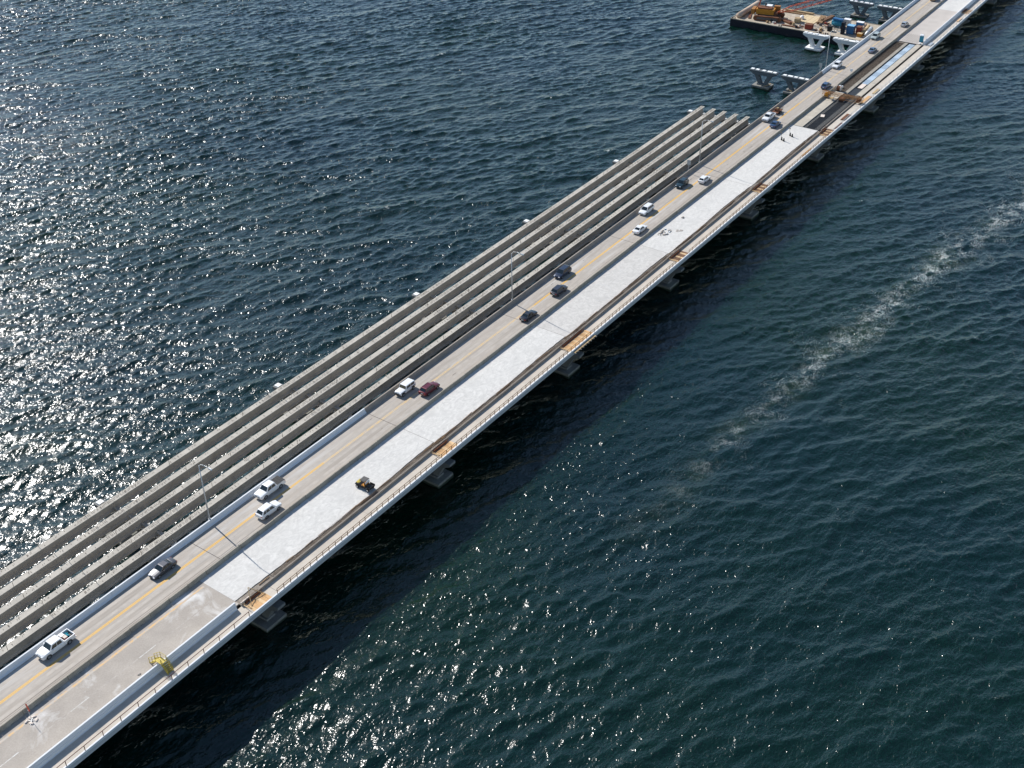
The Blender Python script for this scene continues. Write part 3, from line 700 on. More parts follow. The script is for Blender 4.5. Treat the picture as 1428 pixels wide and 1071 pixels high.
vehicle('sedan_car', 'charcoal grey sedan beside the white parapet, behind the nearest pickup', 'car', 'sedan', 'grey', 82.2, 1.45, -1, G1)
vehicle('pickup_truck', 'white pickup truck with black bed cover beside a white crossover', 'pickup', 'pickup', 'white', 106.6, 1.25, -1, G1, tonneau=True)
vehicle('crossover_car', 'white crossover car alongside the covered white pickup', 'car', 'suv', 'white', 102.4, 5.2, 1, G2)
vehicle('off_road_car', 'boxy white off-road car with spare wheel beside the maroon car', 'car', 'jeep', 'white', 144.0, 1.2, -1, G1)
vehicle('suv_car', 'maroon sport utility car passing the boxy white one', 'car', 'suv', 'maroon', 146.8, 5.1, 1, G2, roofrack=True)
vehicle('sedan_car', 'black sedan at the street light shadow, lowest of three dark cars', 'car', 'sedan', 'black', 180.9, 5.4, 1, G2)
vehicle('suv_car', 'graphite sport utility car in the right lane between two dark cars', 'car', 'suv', 'violet', 193.6, 5.0, 1, G2)
vehicle('minivan_car', 'dark navy minivan in the left lane, topmost of three dark cars', 'car', 'minivan', 'navy', 200.8, 1.25, -1, G1)
vehicle('minivan_car', 'white minivan in the left lane behind the dark cars', 'car', 'minivan', 'white', 239.8, 1.15, -1, G1)
vehicle('sedan_car', 'white sedan in the right lane next to the rubble on the slab', 'car', 'sedan', 'white', 229.8, 5.0, 1, G2)
vehicle('suv_car', 'dark teal car in the left lane near the small grey sign', 'car', 'suv', 'teal', 258.5, 1.3, -1, G1)
vehicle('hatchback_car', 'white hatchback in the right lane beside the dark teal car', 'car', 'hatch', 'white', 264.2, 4.9, 1, G2)
vehicle('pickup_truck', 'white pickup truck towing a rusty trailer', 'pickup', 'pickup', 'white', 313.2, .98, -1, G1)
vehicle('sedan_car', 'blue sedan beside the pickup with the trailer', 'car', 'sedan', 'blue', 309.6, 4.7, 1, G2)
vehicle('suv_car', 'dark blue car in the right lane beside the orange screed machine', 'car', 'suv', 'blue', 346.8, 5.1, 1, G2)
vehicle('off_road_car', 'white car with black windows in the left lane past the small pale sign', 'car', 'suv', 'white', 366.2, 1.05, -1, G1)
vehicle('sedan_car', 'steel blue sedan in the right lane beside the rebar bed', 'car', 'sedan', 'steel', 386.9, 5.3, 1, G2)
vehicle('minivan_car', 'pale green van in the left lane in front of the barge', 'car', 'minivan', 'sage', 400.8, 1.3, -1, G1)
vehicle('hatchback_car', 'silver hatchback in the right lane, farthest in full view', 'car', 'hatch', 'silver', 419.3, 5.2, 1, G2)
vehicle('suv_car', 'tan car cut off by the top edge of the picture', 'car', 'suv', 'tan', 454.8, 4.4, 1, G2)
# load of the first pickup
xb = 61.65+.0
t = root('cooler_box', 'red cooler box with white lid in the nearest pickup bed', 'cooler', xb+1.62, 1.45, .754)
MB().box(-.26, .26, -.36, .36, .0, .40).build('box', 'cooler', t); MB().box(-.28, .28, -.38, .38, .4, .5).build('lid', 'bag', t)
t = root('crate', 'pale crate in the nearest pickup bed behind the cab', 'crate', xb+1.5, .88, .754)
MB().box(-.3, .3, -.3, .3, 0, .5).build('sides', 'bag', t); MB().box(-.32, .32, -.32, .32, .5, .54).build('lid', 'cap', t)
mb = MB()
for i in range(9):
    a = random.uniform(0, 6.3); mb.tube((random.uniform(-.3, .3), random.uniform(-.5, .5), .1+.03*i), (random.uniform(-.3, .3), random.uniform(-.5, .5), .15+.03*i), .06, None, 6)
o = mb.build('rope_bundle', 'tarp'); o.location = P(xb+2.25, 1.2, .754); tag(o, 'turquoise bundle in the nearest pickup bed', 'bundle')
# trailer with rusty load
t = root('utility_trailer', 'rusty flat trailer with scrap behind the white pickup', 'trailer', 319.3, .98, .004, math.pi)
MB().box(-1.9, 1.9, -.95, .95, .55, .68).build('trailer_bed', 'brown', t)
MB().path([(1.9, -.6, .6), (3.0, 0, .6), (1.9, .6, .6)], .06).build('drawbar', 'brown', t)
mb = MB()
for i in range(11): mb.bar((-1.9, -.95+.19*i, .68), (-1.9, -.95+.19*i, 1.5), .05)
mb.bar((-1.9, -.95, 1.5), (-1.9, .95, 1.5), .07); mb.build('ramp_gate', 'rebar', t)
for s in (-1, 1):
    for a in (-.45, .45): wo = link('wheel', wheel_mesh(.33, .25)[0], t, (a, s*1.1, .33)); link('rim', wheel_mesh(.33, .25)[1], wo)
    MB().path([(-1.9, s*.93, 1.1), (1.9, s*.93, 1.1)], .04).build('side_rail', 'brown', t)
t2 = root('generator', 'rust brown engine block standing on the flat trailer', 'machine', 318.9, 1.0, .684, math.pi)
MB().box(-.8, .6, -.5, .5, 0, .75).build('housing', 'brown', t2); MB().tube((.2, 0, .75), (.2, 0, 1.3), .1, None, 8).build('stack', 'rebar', t2); MB().box(-.6, .2, -.3, .3, .751, .95).build('top_cover', 'timber', t2)

# utility buggy
t = root('utility_buggy', 'black and yellow utility buggy with roof on the white slab', 'buggy', 116.9, 14.4, .016, R(92))
MB().loft([section(1.75, .45, .7, .6), section(1.4, .4, .95, .68), section(.8, .4, 1.0, .7), section(.2, .38, .8, .72), section(-.5, .38, .8, .72), section(-.6, .45, .9, .7)]).build('body', 'black', t)
MB().box(.9, 1.5, -.55, .55, .99, 1.07).build('hood', 'yellowsteel', t)
for s in (-1, 1): MB().box(-.35, .25, s*.36-.26, s*.36+.26, .8, .95).build('seat', 'yellow', t)
for s in (-1, 1): MB().box(-.48, -.34, s*.36-.26, s*.36+.26, .8, 1.4).build('seat_back', 'yellow', t)
mb = MB()
for s in (-1, 1):
    mb.path([(1.0, s*.68, .95), (.45, s*.64, 1.9), (-.5, s*.64, 1.9), (-.62, s*.68, .85)], .035)
    mb.path([(-.05, s*.64, 1.9), (-.05, s*.68, .8)], .03)
mb.build('roll_cage', 'black', t)
MB().hexa([(.62, -.68, 1.9), (.62, .68, 1.9), (-.62, .68, 1.9), (-.62, -.68, 1.9)], [(.5, -.6, 1.98), (.5, .6, 1.98), (-.55, .6, 1.98), (-.55, -.6, 1.98)]).build('roof', 'dark', t)
MB().box(-.66, -.63, -.55, .55, 1.35, 1.8).build('rear_screen', 'cap', t)
mb = MB(); mb.box(-1.75, -.68, -.7, .7, .72, .8)
for s in (-1, 1): mb.box(-1.75, -.68, s*.7-.03, s*.7+.03, .8, 1.1)
mb.box(-1.75, -1.69, -.67, .67, .8, 1.1); mb.build('cargo_box', 'black', t)
for a in (1.15, -1.15):
    for s in (-1, 1): wo = link('wheel', wheel_mesh(.34, .28)[0], t, (a, s*.68, .34)); link('rim', wheel_mesh(.34, .28)[1], wo)
mb = MB()
for i in range(6): mb.tube((-1.5+.14*i, -.3, .82), (-1.45+.14*i, .45, .95+.03*(i % 2)), .07, None, 6)
mb.build('tool_bundle', 'dark', t)

# ------------------------------------------------------------------ site furniture near the camera
t = root('warning_sign', 'orange-red diamond warning sign on a sandbagged stand beside the barrier', 'sign', 51.0, 9.95, .004)
mb = MB()
for a in (40, 130, 220, 310): mb.bar((0, 0, .12), (.85*math.cos(R(a)), .85*math.sin(R(a)), .03), .05)
mb.build('stand_leg', 'galv', t)
MB().bar((0, 0, .1), (0, 0, 2.2), .05).build('mast', 'galv', t)
n_ = Vector((math.cos(R(-12)), math.sin(R(-12)), 0)); e_ = Vector((-n_.y, n_.x, 0))
q = [Vector((0, 0, 1.85)), e_*.85+Vector((0, 0, 2.70)), Vector((0, 0, 3.55)), -e_*.85+Vector((0, 0, 2.70))]
MB().hexa([p+n_*.05 for p in q], [p+n_*.07 for p in q]).build('sign_panel', 'red', t)
def bag(x, v, rot, lab):
    rings = []
    for i, (u, k) in enumerate(((-.34, .25), (-.26, .8), (0, 1), (.26, .8), (.34, .25))):
        rings.append([(u, .2*k*math.cos(2*math.pi*j/8), .085+.085*k*math.sin(2*math.pi*j/8)) for j in range(8)])
    o = MB().loft(rings).build('sandbag', 'bag', None, True); o.location = P(x, v, .004); o.rotation_euler = (0, 0, R(rot)); tag(o, lab, 'sandbag', 'sandbags on the sign stand')
for a, (x, v, lab) in zip((20, 80, 150, 40, 110), ((50.45, 9.5, 'pale sandbag on the sign stand, nearest the left edge'), (51.15, 9.42, 'pale sandbag on the sign stand, closest to the barrier'), (51.6, 9.6, 'pale sandbag on the sign stand, farthest up the road'), (51.5, 10.4, 'pale sandbag on the sign stand, right end'), (50.65, 10.35, 'pale sandbag on the sign stand, at its foot'))): bag(x, v, a, lab)
t = root('stile_stairs', 'yellow steel stair stile climbing over the white inner parapet', 'stairs', 68.3, 17.4, 0.)
mb = MB().box(-.5, .5, -.65, .65, 1.32, 1.4); mb.build('landing', 'yellowsteel', t)
for sgn, y0, run in ((1, .65, 1.6), (-1, -.65, 1.15)):
    for k in range(5):
        yy = y0+sgn*run*(k+.5)/5.5; z = 1.32-(k+1)*.24; MB().box(-.48, .48, yy-.13, yy+.13, z, z+.05).build('step', 'yellowsteel', t)
    for s in (-1, 1):
        MB().bar((s*.5, y0, 1.34), (s*.5, y0+sgn*run*1.05, .02), .1).build('stringer', 'yellowsteel', t)
        mb = MB().path([(s*.5, 0, 2.4), (s*.5, y0, 2.4), (s*.5, y0+sgn*run*1.02, 1.05), (s*.5, y0+sgn*run*1.02, .02)], .035)
        mb.path([(s*.5, 0, 1.9), (s*.5, y0, 1.9), (s*.5, y0+sgn*run*1.02, .55)], .03)
        for f_ in (0, .5, 1): mb.bar((s*.5, y0+sgn*run*f_, 1.4-1.3*f_), (s*.5, y0+sgn*run*f_, 2.4-1.3*f_), .06)
        mb.build('handrail', 'yellowsteel', t)
o = MB().loft([[(.35*k*math.cos(2*math.pi*j/9)*random.uniform(.8, 1.2), .25*k*math.sin(2*math.pi*j/9), z) for j in range(9)] for k, z in ((1, 0), (.8, .1), (.3, .16))]).build('rubble_heap', 'mud'); o.location = P(65.4, 15.6, .004); tag(o, 'small dark heap of dirt near the yellow stile', 'debris')

# plywood work platforms at the pier lines
def platform(n, lab, x0, x1, v0, v1, big=False, props=False, mat='ply'):
    t = root('work_platform', lab, 'platform', (x0+x1)/2, (v0+v1)/2, .01)
    L2, W2 = (x1-x0)/2, (v1-v0)/2; k = max(3, int((x1-x0)/.62)); w3 = 2*L2/k
    for i in range(k):
        pm = MB().box(-L2+i*w3+.01, -L2+(i+1)*w3-.01, -W2+random.uniform(-.1, .05), W2+random.uniform(-.05, .1), .0, .04+.02*(i % 2))
        pm.build('plank', mat if i % 3 else 'ply2', t)
    # formwork bulkhead over the gutter
    mb = MB()
    for i in range(int(2*L2/.22)):
        xx = -L2+i*.22; mb.bar((xx, W2+.15, -.1), (xx+.05, W2+.15+random.uniform(-.1, .1), random.uniform(.5, 1.0)), .05)
        mb.bar((xx, W2+.85, -.1), (xx, W2+.75, random.uniform(.4, .9)), .05)
    mb.box(-L2*.8, L2*.8, W2+.35, W2+.6, -.08, .35); mb.build('formwork', 'brown', t)
    MB().bar((-L2-.1, W2+1.0, .1), (-L2-.25, -W2*.3, .45), .09).build('timber_prop', 'ply2', t)
    MB().bar((-L2-.1, W2+.9, .45), (-L2+.2, -.2, .12), .08).build('timber_prop', 'timber', t)
    if props:
        MB().bar((.2, W2+1.4, 1.5), (-1.4, -W2+1.2, .1), .09).build('timber_prop', 'timber', t)
        MB().bar((.3, W2+1.5, 1.45), (1.8, W2-.6, .1), .09).build('timber_prop', 'timber', t)
        MB().bar((.25, W2+1.45, .0), (.25, W2+1.45, 1.55), .08).build('timber_prop', 'ply2', t)
        MB().box(-2.2, -.2, W2+.62, W2+.8, -.05, .62).build('form_panel', 'bag', t)
    if big:
        for i in range(9):
            xx = -L2+.5+i*(2*L2-1)/8
            MB().box(xx-.08, xx+.08, -W2-1.15, -W2+.1, -.35, -.2).build('bracket', 'bag', t)
            MB().bar((xx, -W2-1.1, -.2), (xx, -W2-1.1, .35), .06).build('bracket_post', 'railo', t)
        MB().box(-L2+.4, L2-.4, -W2-.95, -W2-.55, -.18, -.12).build('walk_board', 'timber', t)
    return t
platform(-1, 'plywood work platform with timber props at the end of the white parapet', 84.2, 88.0, 18.35, 20.35, props=True)
platform(0, 'plywood work platform second along the footpath', 131.4, 136.2, 18.5, 20.3)
platform(1, 'large plywood work platform overhanging the footpath edge', 174.4, 183.4, 18.4, 20.35, big=True)
platform(2, 'small plywood work platform halfway along the white slab', 221.0, 226.4, 18.5, 20.2, mat='railo')
platform(3, 'plywood work platform opposite the slab joint before the light stands', 265.8, 271.4, 18.5, 20.2, mat='railo')
platform(4, 'plywood work platform at the far end of the white slab', 310.4, 316.0, 18.4, 20.2, mat='railo')
platform(7, 'plywood work platform near the top edge of the picture', 444.5, 450.0, 18.4, 20.2, mat='railo')
def stack(name, lab, x, v, L, W, k, lay, mat, rot=0., z=.005):
    t = root(name, lab, 'stack', x, v, z, rot)
    for j in range(lay):
        for i in range(k-j//2):
            y = -W/2+(i+.5)*W/k; MB().box(-L/2+random.uniform(-.15, .15), L/2+random.uniform(-.15, .15), y-W/k*.45, y+W/k*.45, j*.1, j*.1+.095).build('plank' if 'timber' in name else 'bar', mat, t)
    return t
stack('steel_stack', 'red-brown stack of steel bars on the footpath beside the dark pit', 327.0, 19.3, 5.2, 1.1, 5, 2, 'brown')
stack('timber_stack', 'orange timber stack on the footpath beside the screed machine', 343.5, 19.3, 7.0, 1.2, 5, 2, 'ply')
stack('timber_stack', 'pale timber stack on the footpath just past the screed machine', 352.0, 19.4, 4.6, .9, 4, 2, 'timber')
stack('steel_stack', 'rusty bars on the footpath between the slab end and the red-brown stack', 319.6, 19.9, 5.5, .5, 3, 1, 'brown')
stack('timber_stack', 'grey boards on the footpath across from the blue toilet', 404.5, 19.3, 3.6, 1.0, 4, 3, 'galv')
stack('timber_stack', 'small timber pile on the footpath before the far platform', 436.0, 19.5, 4.0, .8, 3, 2, 'ply2')
stack('timber_stack', 'scattered boards on the footpath opposite the two light stands', 297.0, 19.8, 6.0, .5, 3, 1, 'ply')
o = MB().box(-1.0, 1.0, -.55, .55, 0, .03).build('pale_sheet', 'bag'); o.location = P(324.8, 13.1, -.13); o.rotation_euler = (0, 0, .3); tag(o, 'pale sheet lying on the dark rebar in the pit', 'sheet')

# work light stands on the slab
for x, v, lab in ((300.8, 10.95, 'dark two-legged work light stand with thin mast, left of the pair on the slab'), (304.95, 11.7, 'dark two-legged work light stand with thin mast, right of the pair on the slab')):
    t = root('light_stand', lab, 'light stand', x, v, .016, R(60))
    for s in (-1, 1): MB().tube((s*.5, 0, 0), (s*.5, 0, .85), .24, .17, 9).build('leg', 'black', t)
    MB().box(-.5, .5, -.12, .12, .05, .17).build('base_bar', 'black', t)
    MB().tube((.35, .1, .1), (.5, .4, 2.3), .05, .04, 6).build('mast', 'dark', t)
    for s in (-1, 1): MB().box(.5+s*.25-.16, .5+s*.25+.16, .35, .5, 2.15, 2.45).build('lamp_head', 'seam', t)
    MB().bar((.15, .4, 2.2), (.85, .4, 2.2), .05).build('lamp_bar', 'dark', t)
# rubble and bent bars on the slab
t = root('rubble_heap', 'heap of broken pale concrete and bent bars on the white slab', 'rubble', 232.4, 10.4, .016)
for i in range(16):
    o = MB().hexa([(-.2, -.15, 0), (.22, -.12, 0), (.18, .2, 0), (-.2, .15, 0)], [(-.12, -.1, .18), (.15, -.1, .22), (.1, .12, .16), (-.1, .1, .2)]).build('chunk', random.choice(('pad', 'bag', 'mud')), t)
    o.location = (random.uniform(-1.8, 1.8), random.uniform(-1.2, 1.2), 0); o.rotation_euler = (0, 0, random.uniform(0, 6)); o.scale = (random.uniform(.6, 1.6),)*3
for i in range(9):
    a = (random.uniform(-2, 2), random.uniform(-1.3, 1.3)); b = (a[0]+random.uniform(-1.4, 1.4), a[1]+random.uniform(-.8, .8))
    MB().path([(*a, .05), ((a[0]+b[0])/2, (a[1]+b[1])/2+.2, .25), (*b, .05)], .04).build('bent_bar', random.choice(('rebar', 'dark', 'mud')), t)
t = root('rubble_heap', 'flat dark patch of dirt beside the concrete rubble', 'rubble', 235.3, 12.8, .016)
for i in range(8):
    o = MB().loft([[(.5*k*math.cos(2*math.pi*j/8), .3*k*math.sin(2*math.pi*j/8), z) for j in range(8)] for k, z in ((1, 0), (.5, .05))]).build('dirt_lump', 'mud', t)
    o.location = (random.uniform(-.8, .8), random.uniform(-.6, .6), 0); o.scale = (random.uniform(.5, 1.2),)*3
o = MB().box(-.35, .35, -.2, .2, 0, .25).build('tool_box', 'mud'); o.location = P(242.1, 10.3, .016); tag(o, 'small dark box alone on the white slab', 'box')

# screed machine over the pit
t = root('screed_machine', 'orange deck finishing machine with lattice truss spanning the dark pit', 'machine', 339.6, 13.0, 0.)
mb = MB()
zt, zb_ = 1.75, .95
for xx in (-.55, .55):
    mb.bar((xx, -6.6, zt), (xx, 6.0, zt), .1); mb.bar((xx, -6.6, zb_), (xx, 6.0, zb_), .1)
    for i in range(16):
        y = -6.6+i*.7875; mb.bar((xx, y, zb_ if i % 2 else zt), (xx, y+.7875, zt if i % 2 else zb_), .06); mb.bar((xx, y, zb_), (xx, y, zt), .05)
for i in range(9):
    y = -6.6+i*1.575; mb.bar((-.55, y, zt), (.55, y, zt), .07); mb.bar((-.55, y, zb_), (.55, y, zb_), .07); mb.bar((-.55, y, zt), (.55, min(6., y+1.575), zt), .05)
mb.build('truss', 'orange', t)
for yy, nm in ((4.6, 'engine_carriage'), (-5.4, 'drive_carriage')):
    m2 = MB().box(-1.1, .9, yy-.55, yy+.55, .6, 1.1); m2.box(-.9, .2, yy-.4, yy+.4, 1.1, 1.55); m2.tube((.5, yy, 1.1), (.5, yy, 1.9), .09); m2.build(nm, 'yellow' if yy > 0 else 'brown', t)
    for xx in (-1.2, 1.0):
        for s in (-1, 1): MB().bar((xx, yy+s*.7, .55), (xx, yy+s*.7, -.02), .14).build('support_leg', 'timberd', t)
MB().box(-.9, .9, -1.0, .6, -.1, .6).build('paving_carriage', 'brown', t)
for s in (-1, 1): MB().tube((s*.55, -1.2, -.12), (s*.55, .8, -.12), .18, None, 10).build('roller', 'galv', t)
MB().box(-2.3, -.7, 2.0, 3.0, .6, .68).build('walkway', 'timber', t)
mb = MB()
for i in range(7): mb.bar((-2.2, -6+i*1.9, zb_), (-2.2, -6+i*1.9, zb_+1.1), .05)
mb.bar((-2.2, -6, zb_+1.1), (-2.2, 5.4, zb_+1.1), .05); mb.bar((-2.2, -6, zb_), (-2.2, 5.4, zb_), .06); mb.build('guard_rail', 'orange', t)
t = root('hose_reel', 'brown and white hose reel beside the screed machine', 'reel', 346.5, 9.4, 0.)
MB().tube((0, -.6, .8), (0, .6, .8), .7, None, 14).build('drum', 'brown', t)
for s in (-1, 1): MB().tube((0, s*.6, .8), (0, s*.7, .8), .85, None, 14).build('flange', 'bag', t)
MB().box(-.8, .8, -.7, .7, -.15, .1).build('base', 'dark', t)
t = root('material_sack', 'white sacks on a pallet between barrier and screed machine', 'sacks', 349.5, 9.0, -.12)
for i in range(4): MB().loft([[(u, (i % 2)*.7-.35+.3*k*math.cos(2*math.pi*j/8), (i//2)*.35+.2+.18*k*math.sin(2*math.pi*j/8)) for j in range(8)] for u, k in ((-.5, .4), (-.3, 1), (.3, 1), (.5, .4))]).build('sack', 'cap', t, True)
MB().box(-.6, .6, -.75, .75, 0, .1).build('pallet', 'timber', t)

# portable toilet
t = root('portable_toilet', 'teal portable toilet with white roof at the end of the pit', 'toilet', 405.6, 15.7, .004, R(10))
MB().box(-.62, .62, -.62, .62, .12, 2.15).build('cabin', 'teal', t)
MB().hexa([(-.68, -.68, 2.15), (.68, -.68, 2.15), (.68, .68, 2.15), (-.68, .68, 2.15)], [(-.5, -.5, 2.4), (.5, -.5, 2.4), (.5, .5, 2.4), (-.5, .5, 2.4)]).build('roof', 'cap', t)
MB().box(-.45, .45, -.655, -.62, .2, 2.0).build('door', 'bluel', t); MB().box(-.66, .66, -.66, .66, 0, .12).build('skid', 'black', t)
MB().tube((.4, .4, 2.3), (.4, .4, 2.75), .06, None, 8).build('vent_pipe', 'cap', t)
t = root('material_sack', 'white sack in front of the teal toilet', 'sacks', 402.9, 16.2, .06)
MB().loft([[(u, .35*k*math.cos(2*math.pi*j/8), .25+.25*k*math.sin(2*math.pi*j/8)) for j in range(8)] for u, k in ((-.5, .4), (-.3, 1), (.3, 1), (.5, .4))]).build('sack', 'cap', t, True)

# ------------------------------------------------------------------ crane barge
BZ = WZ+2.6
t = root('work_barge', 'long black-hulled work barge loaded with a crane and materials', 'barge', 422.4, -26.4, WZ)
HX = 10.6; y0, y1 = -34., 31.6
mb = MB().hexa([(-HX, y0, -1.2), (HX, y0, -1.2), (HX, y1, -1.2), (-HX, y1, -1.2)], [(-HX, y0, 2.48), (HX, y0, 2.48), (HX, y1, 2.48), (-HX, y1, 2.48)]); mb.build('hull', 'hull', t)
MB().box(-HX+.02, HX-.02, y0+.02, y1-.02, 2.485, 2.6).build('deck', 'barge', t)
mb = MB()
for s in (-1, 1): mb.box(s*HX-.12 if s > 0 else -HX, HX if s > 0 else -HX+.12, y0, y1, 2.602, 2.78)
mb.box(-HX, HX, y1-.12, y1, 2.604, 2.784); mb.build('coaming', 'barge', t)
for yy in (30.5, 12, -6):
    for s in (-1, 1):
        b_ = MB()
        for dy in (-.4, .4): b_.tube((s*(HX-.7), yy+dy, 2.6), (s*(HX-.7), yy+dy, 3.25), .2, None, 8)
        b_.build('bollard', 'hull', t)
def onb(name, lab, cat, x, v, rot=0., z=0.): return root(name, lab, cat, x-4.2, v+1.6, BZ+.004+z, R(rot))
t = onb('steel_pipe', 'long pale pipe lying along the left end of the barge', 'pipe', 426.0, -57.3)
MB().tube((-9.0, 0, 1.0), (9.4, .2, 1.0), 1.0, None, 16).build('pipe_wall', 'pipe', t, True)
for xx in (-6, 0, 6): MB().box(xx-.2, xx+.2, -1.2, 1.2, 0, .25).build('chock', 'timberd', t)
# crawler crane
t = onb('crawler_crane', 'orange crawler crane with red lattice boom on the barge', 'crane', 422.6, -47.3, -78)
for s in (-1, 1):
    n = 20; L2, rr = 3.6, .75; poly = []
    for i in range(n):
        a = 2*math.pi*i/n; poly.append(((L2 if math.cos(a) > 0 else -L2)+rr*math.cos(a), rr+rr*math.sin(a)))
    MB().prism(poly, s*2.5-.6, s*2.5+.6).build('track', 'brown', t)
    MB().prism([(-3.4, .45), (3.4, .45), (3.0, 1.15), (-3.0, 1.15)], s*2.5-.65, s*2.5+.65).build('track_frame', 'dark', t)
MB().box(-1.8, 1.8, -2.0, 2.0, .7, 1.5).build('carbody', 'dark', t)
t.scale = (1.2,)*3; MB().box(-4.0, 1.6, -1.5, 1.5, 1.6, 3.1).build('house', 'yellow', t); MB().box(1.6, 2.6, -1.5, 1.0, 1.6, 2.4).build('winch_deck', 'brown', t)
MB().box(-5.4, -4.4, -1.75, 1.75, 1.5, 3.0).build('counterweight', 'orange', t)
MB().box(-3.6, .8, -1.2, 1.2, 3.1, 3.5).build('house_roof', 'brown', t)
cb = MB().box(1.0, 2.9, 1.62, 2.8, 1.7, 3.6).build('cab', 'orange', t); MB().box(1.2, 2.92, 1.7, 2.83, 2.5, 3.4).build('cab_glass', 'glass', cb)
MB().path([(-3.6, -1, 3.6), (-2.6, -.8, 7.0), (-2.6, .8, 7.0), (-3.6, 1, 3.6)], .12).build('gantry', 'boom', t)
MB().tube((-1.5, .8, 3.6), (-1.5, .8, 4.6), .2, None, 8).build('exhaust', 'dark', t)
bl = MB(); a0 = Vector((2.6, 0, 2.2)); dirb = Vector((.93, 0, .37)).normalized(); LB = 26; upb = Vector((-dirb.z, 0, dirb.x)); sd = Vector((0, 1, 0))
def bp_(s_, i, j): 
    k = min(1, s_/4, (LB-s_)/4+.15); return a0+dirb*s_+sd*(i*.75*max(k, .25))+upb*(j*.75*max(k, .25))
ss = [i*1.3 for i in range(21)]
for i in (-1, 1):
    for j in (-1, 1):
        for p_, q_ in zip(ss[:-1], ss[1:]): bl.bar(bp_(p_, i, j), bp_(q_, i, j), .13)
for n, (p_, q_) in enumerate(zip(ss[:-1], ss[1:])):
    k = 1 if n % 2 else -1
    bl.bar(bp_(p_, -1, k), bp_(q_, -1, -k), .08); bl.bar(bp_(p_, 1, k), bp_(q_, 1, -k), .08)
    bl.bar(bp_(p_, k, 1), bp_(q_, -k, 1), .08); bl.bar(bp_(p_, k, -1), bp_(q_, -k, -1), .08)
bl.build('boom', 'boom', t)
mb = MB()
for s in (-.5, .5): mb.tube((-2.6, s, 7.0), a0+dirb*(LB-1), .03, None, 4)
mb.build('pendant', 'dark', t)
def box_item(name, lab, cat, x, v, sx, sy, sz, mat, rot=0., lid=None, legs=None, z=0.):
    t = onb(name, lab, cat, x, v, rot, z); MB().box(-sx/2, sx/2, -sy/2, sy/2, .12, sz).build('body', mat, t)
    MB().box(-sx/2+.05, sx/2-.05, -sy/2+.05, sy/2-.05, 0, .12).build('skid', 'dark', t)
    if lid: MB().box(-sx/2-.04, sx/2+.04, -sy/2-.04, sy/2+.04, sz, sz+.1).build('lid', lid, t)
    for s in (-1, 1): MB().box(-sx/2-.03, sx/2+.03, s*sy*.3-.05, s*sy*.3+.05, .13, sz-.05).build('rib', mat, t)
    return t
box_item('power_pack', 'pale grey machine box beside the crane on the barge', 'machine', 430.0, -50.5, 2.2, 2.0, 2.6, 'galv', 8, 'cap')
box_item('power_pack', 'dark red winch box behind the crane on the barge', 'machine', 430.2, -47.6, 2.4, 2.0, 2.0, 'brown', 4)
box_item('storage_crate', 'rust red crate near the barge edge above the white pier', 'crate', 419.6, -30.0, 2.3, 2.6, 1.7, 'rust', 3, 'brown')
box_item('storage_container', 'bright blue container on the barge beside the red one', 'container', 422.9, -15.3, 2.4, 2.6, 2.9, 'blue', 2, 'bluel')
box_item('storage_container', 'red-brown container right of the bright blue container', 'container', 424.0, -12.6, 2.4, 1.6, 2.6, 'rust', 2, 'brown')
box_item('storage_container', 'narrow dark container left of the bright blue container', 'container', 421.0, -17.6, 2.0, 1.0, 4.2, 'hull', 0)
box_item('compressor', 'small black compressor on the barge left of the blue tank', 'compressor', 421.5, -22.7, 1.6, 1.4, 1.8, 'black', 0)
box_item('compressor', 'small yellow compressor at the barge edge next to the road bridge', 'compressor', 421.2, -11.2, 1.5, 1.7, 1.2, 'yellow', 0, 'timber')
box_item('power_pack', 'low grey machine among scrap in the middle of the barge', 'machine', 424.6, -36.6, 2.4, 2.2, 1.5, 'timber', 15)
box_item('power_pack', 'white topped box at the back of the blue tanks', 'machine', 431.8, -20.0, 1.8, 2.4, 2.0, 'galv', 0, 'cap')
box_item('power_pack', 'white topped box behind the bright blue container', 'machine', 430.5, -14.6, 1.8, 2.6, 2.2, 'blue', 0, 'cap')
t = onb('water_tank', 'blue cylindrical tank lying on a cradle on the barge', 'tank', 427.2, -22.0, 84)
MB().tube((-2.0, 0, 1.5), (2.0, 0, 1.5), 1.15, None, 16).build('tank_shell', 'teal', t, True)
for xx in (-1.3, 1.3): MB().box(xx-.15, xx+.15, -1.0, 1.0, 0, .7).build('cradle', 'galv', t)
MB().box(-1.9, 1.9, -.9, .9, 2.62, 3.1).build('walk_top', 'blue', t)
for x, v, rot, lab, mk in ((428.5, -12.9, 8, 'pale steel pile leaning on the stack near the road bridge', 'pipe'), (427.4, -11.2, 8, 'olive steel pile in the stack near the road bridge', 'timber'), (426.0, -9.6, 8, 'grey steel pile at the outside of the stack near the road bridge', 'galv')):
    t = onb('steel_pile', lab, 'pile', x, v, rot, .0); MB().tube((-4.4, 0, .75), (4.4, 0, .75), .72, None, 14).build('pile_wall', mk, t, True)
    for xx in (-3, 3): MB().box(xx-.15, xx+.15, -.7, .7, -.002, .12).build('chock', 'timberd', t)
def timbers(lab, x, v, L, k, mat, rot, lay=1):
    t = onb('timber_stack', lab, 'stack', x, v, rot)
    for j in range(lay):
        for i in range(k): MB().box(-L/2+random.uniform(-.4, .4), L/2, i*.5-k*.25, i*.5-k*.25+.42, j*.36, j*.36+.34).build('beam', mat, t)
timbers('brown crossed beams in front of the timber mats on the barge', 431.0, -29.8, 9, 4, 'timberd', 12, 2)
timbers('orange-brown beams lying askew on the barge', 433.4, -28.4, 8.5, 3, 'railo', -8, 2)
timbers('pale long beams along the far edge of the barge', 435.6, -40.5, 11.0, 2, 'timber', 90, 2)
timbers('dark long beams along the far edge of the barge', 433.8, -42.0, 9.0, 2, 'timberd', 92, 1)
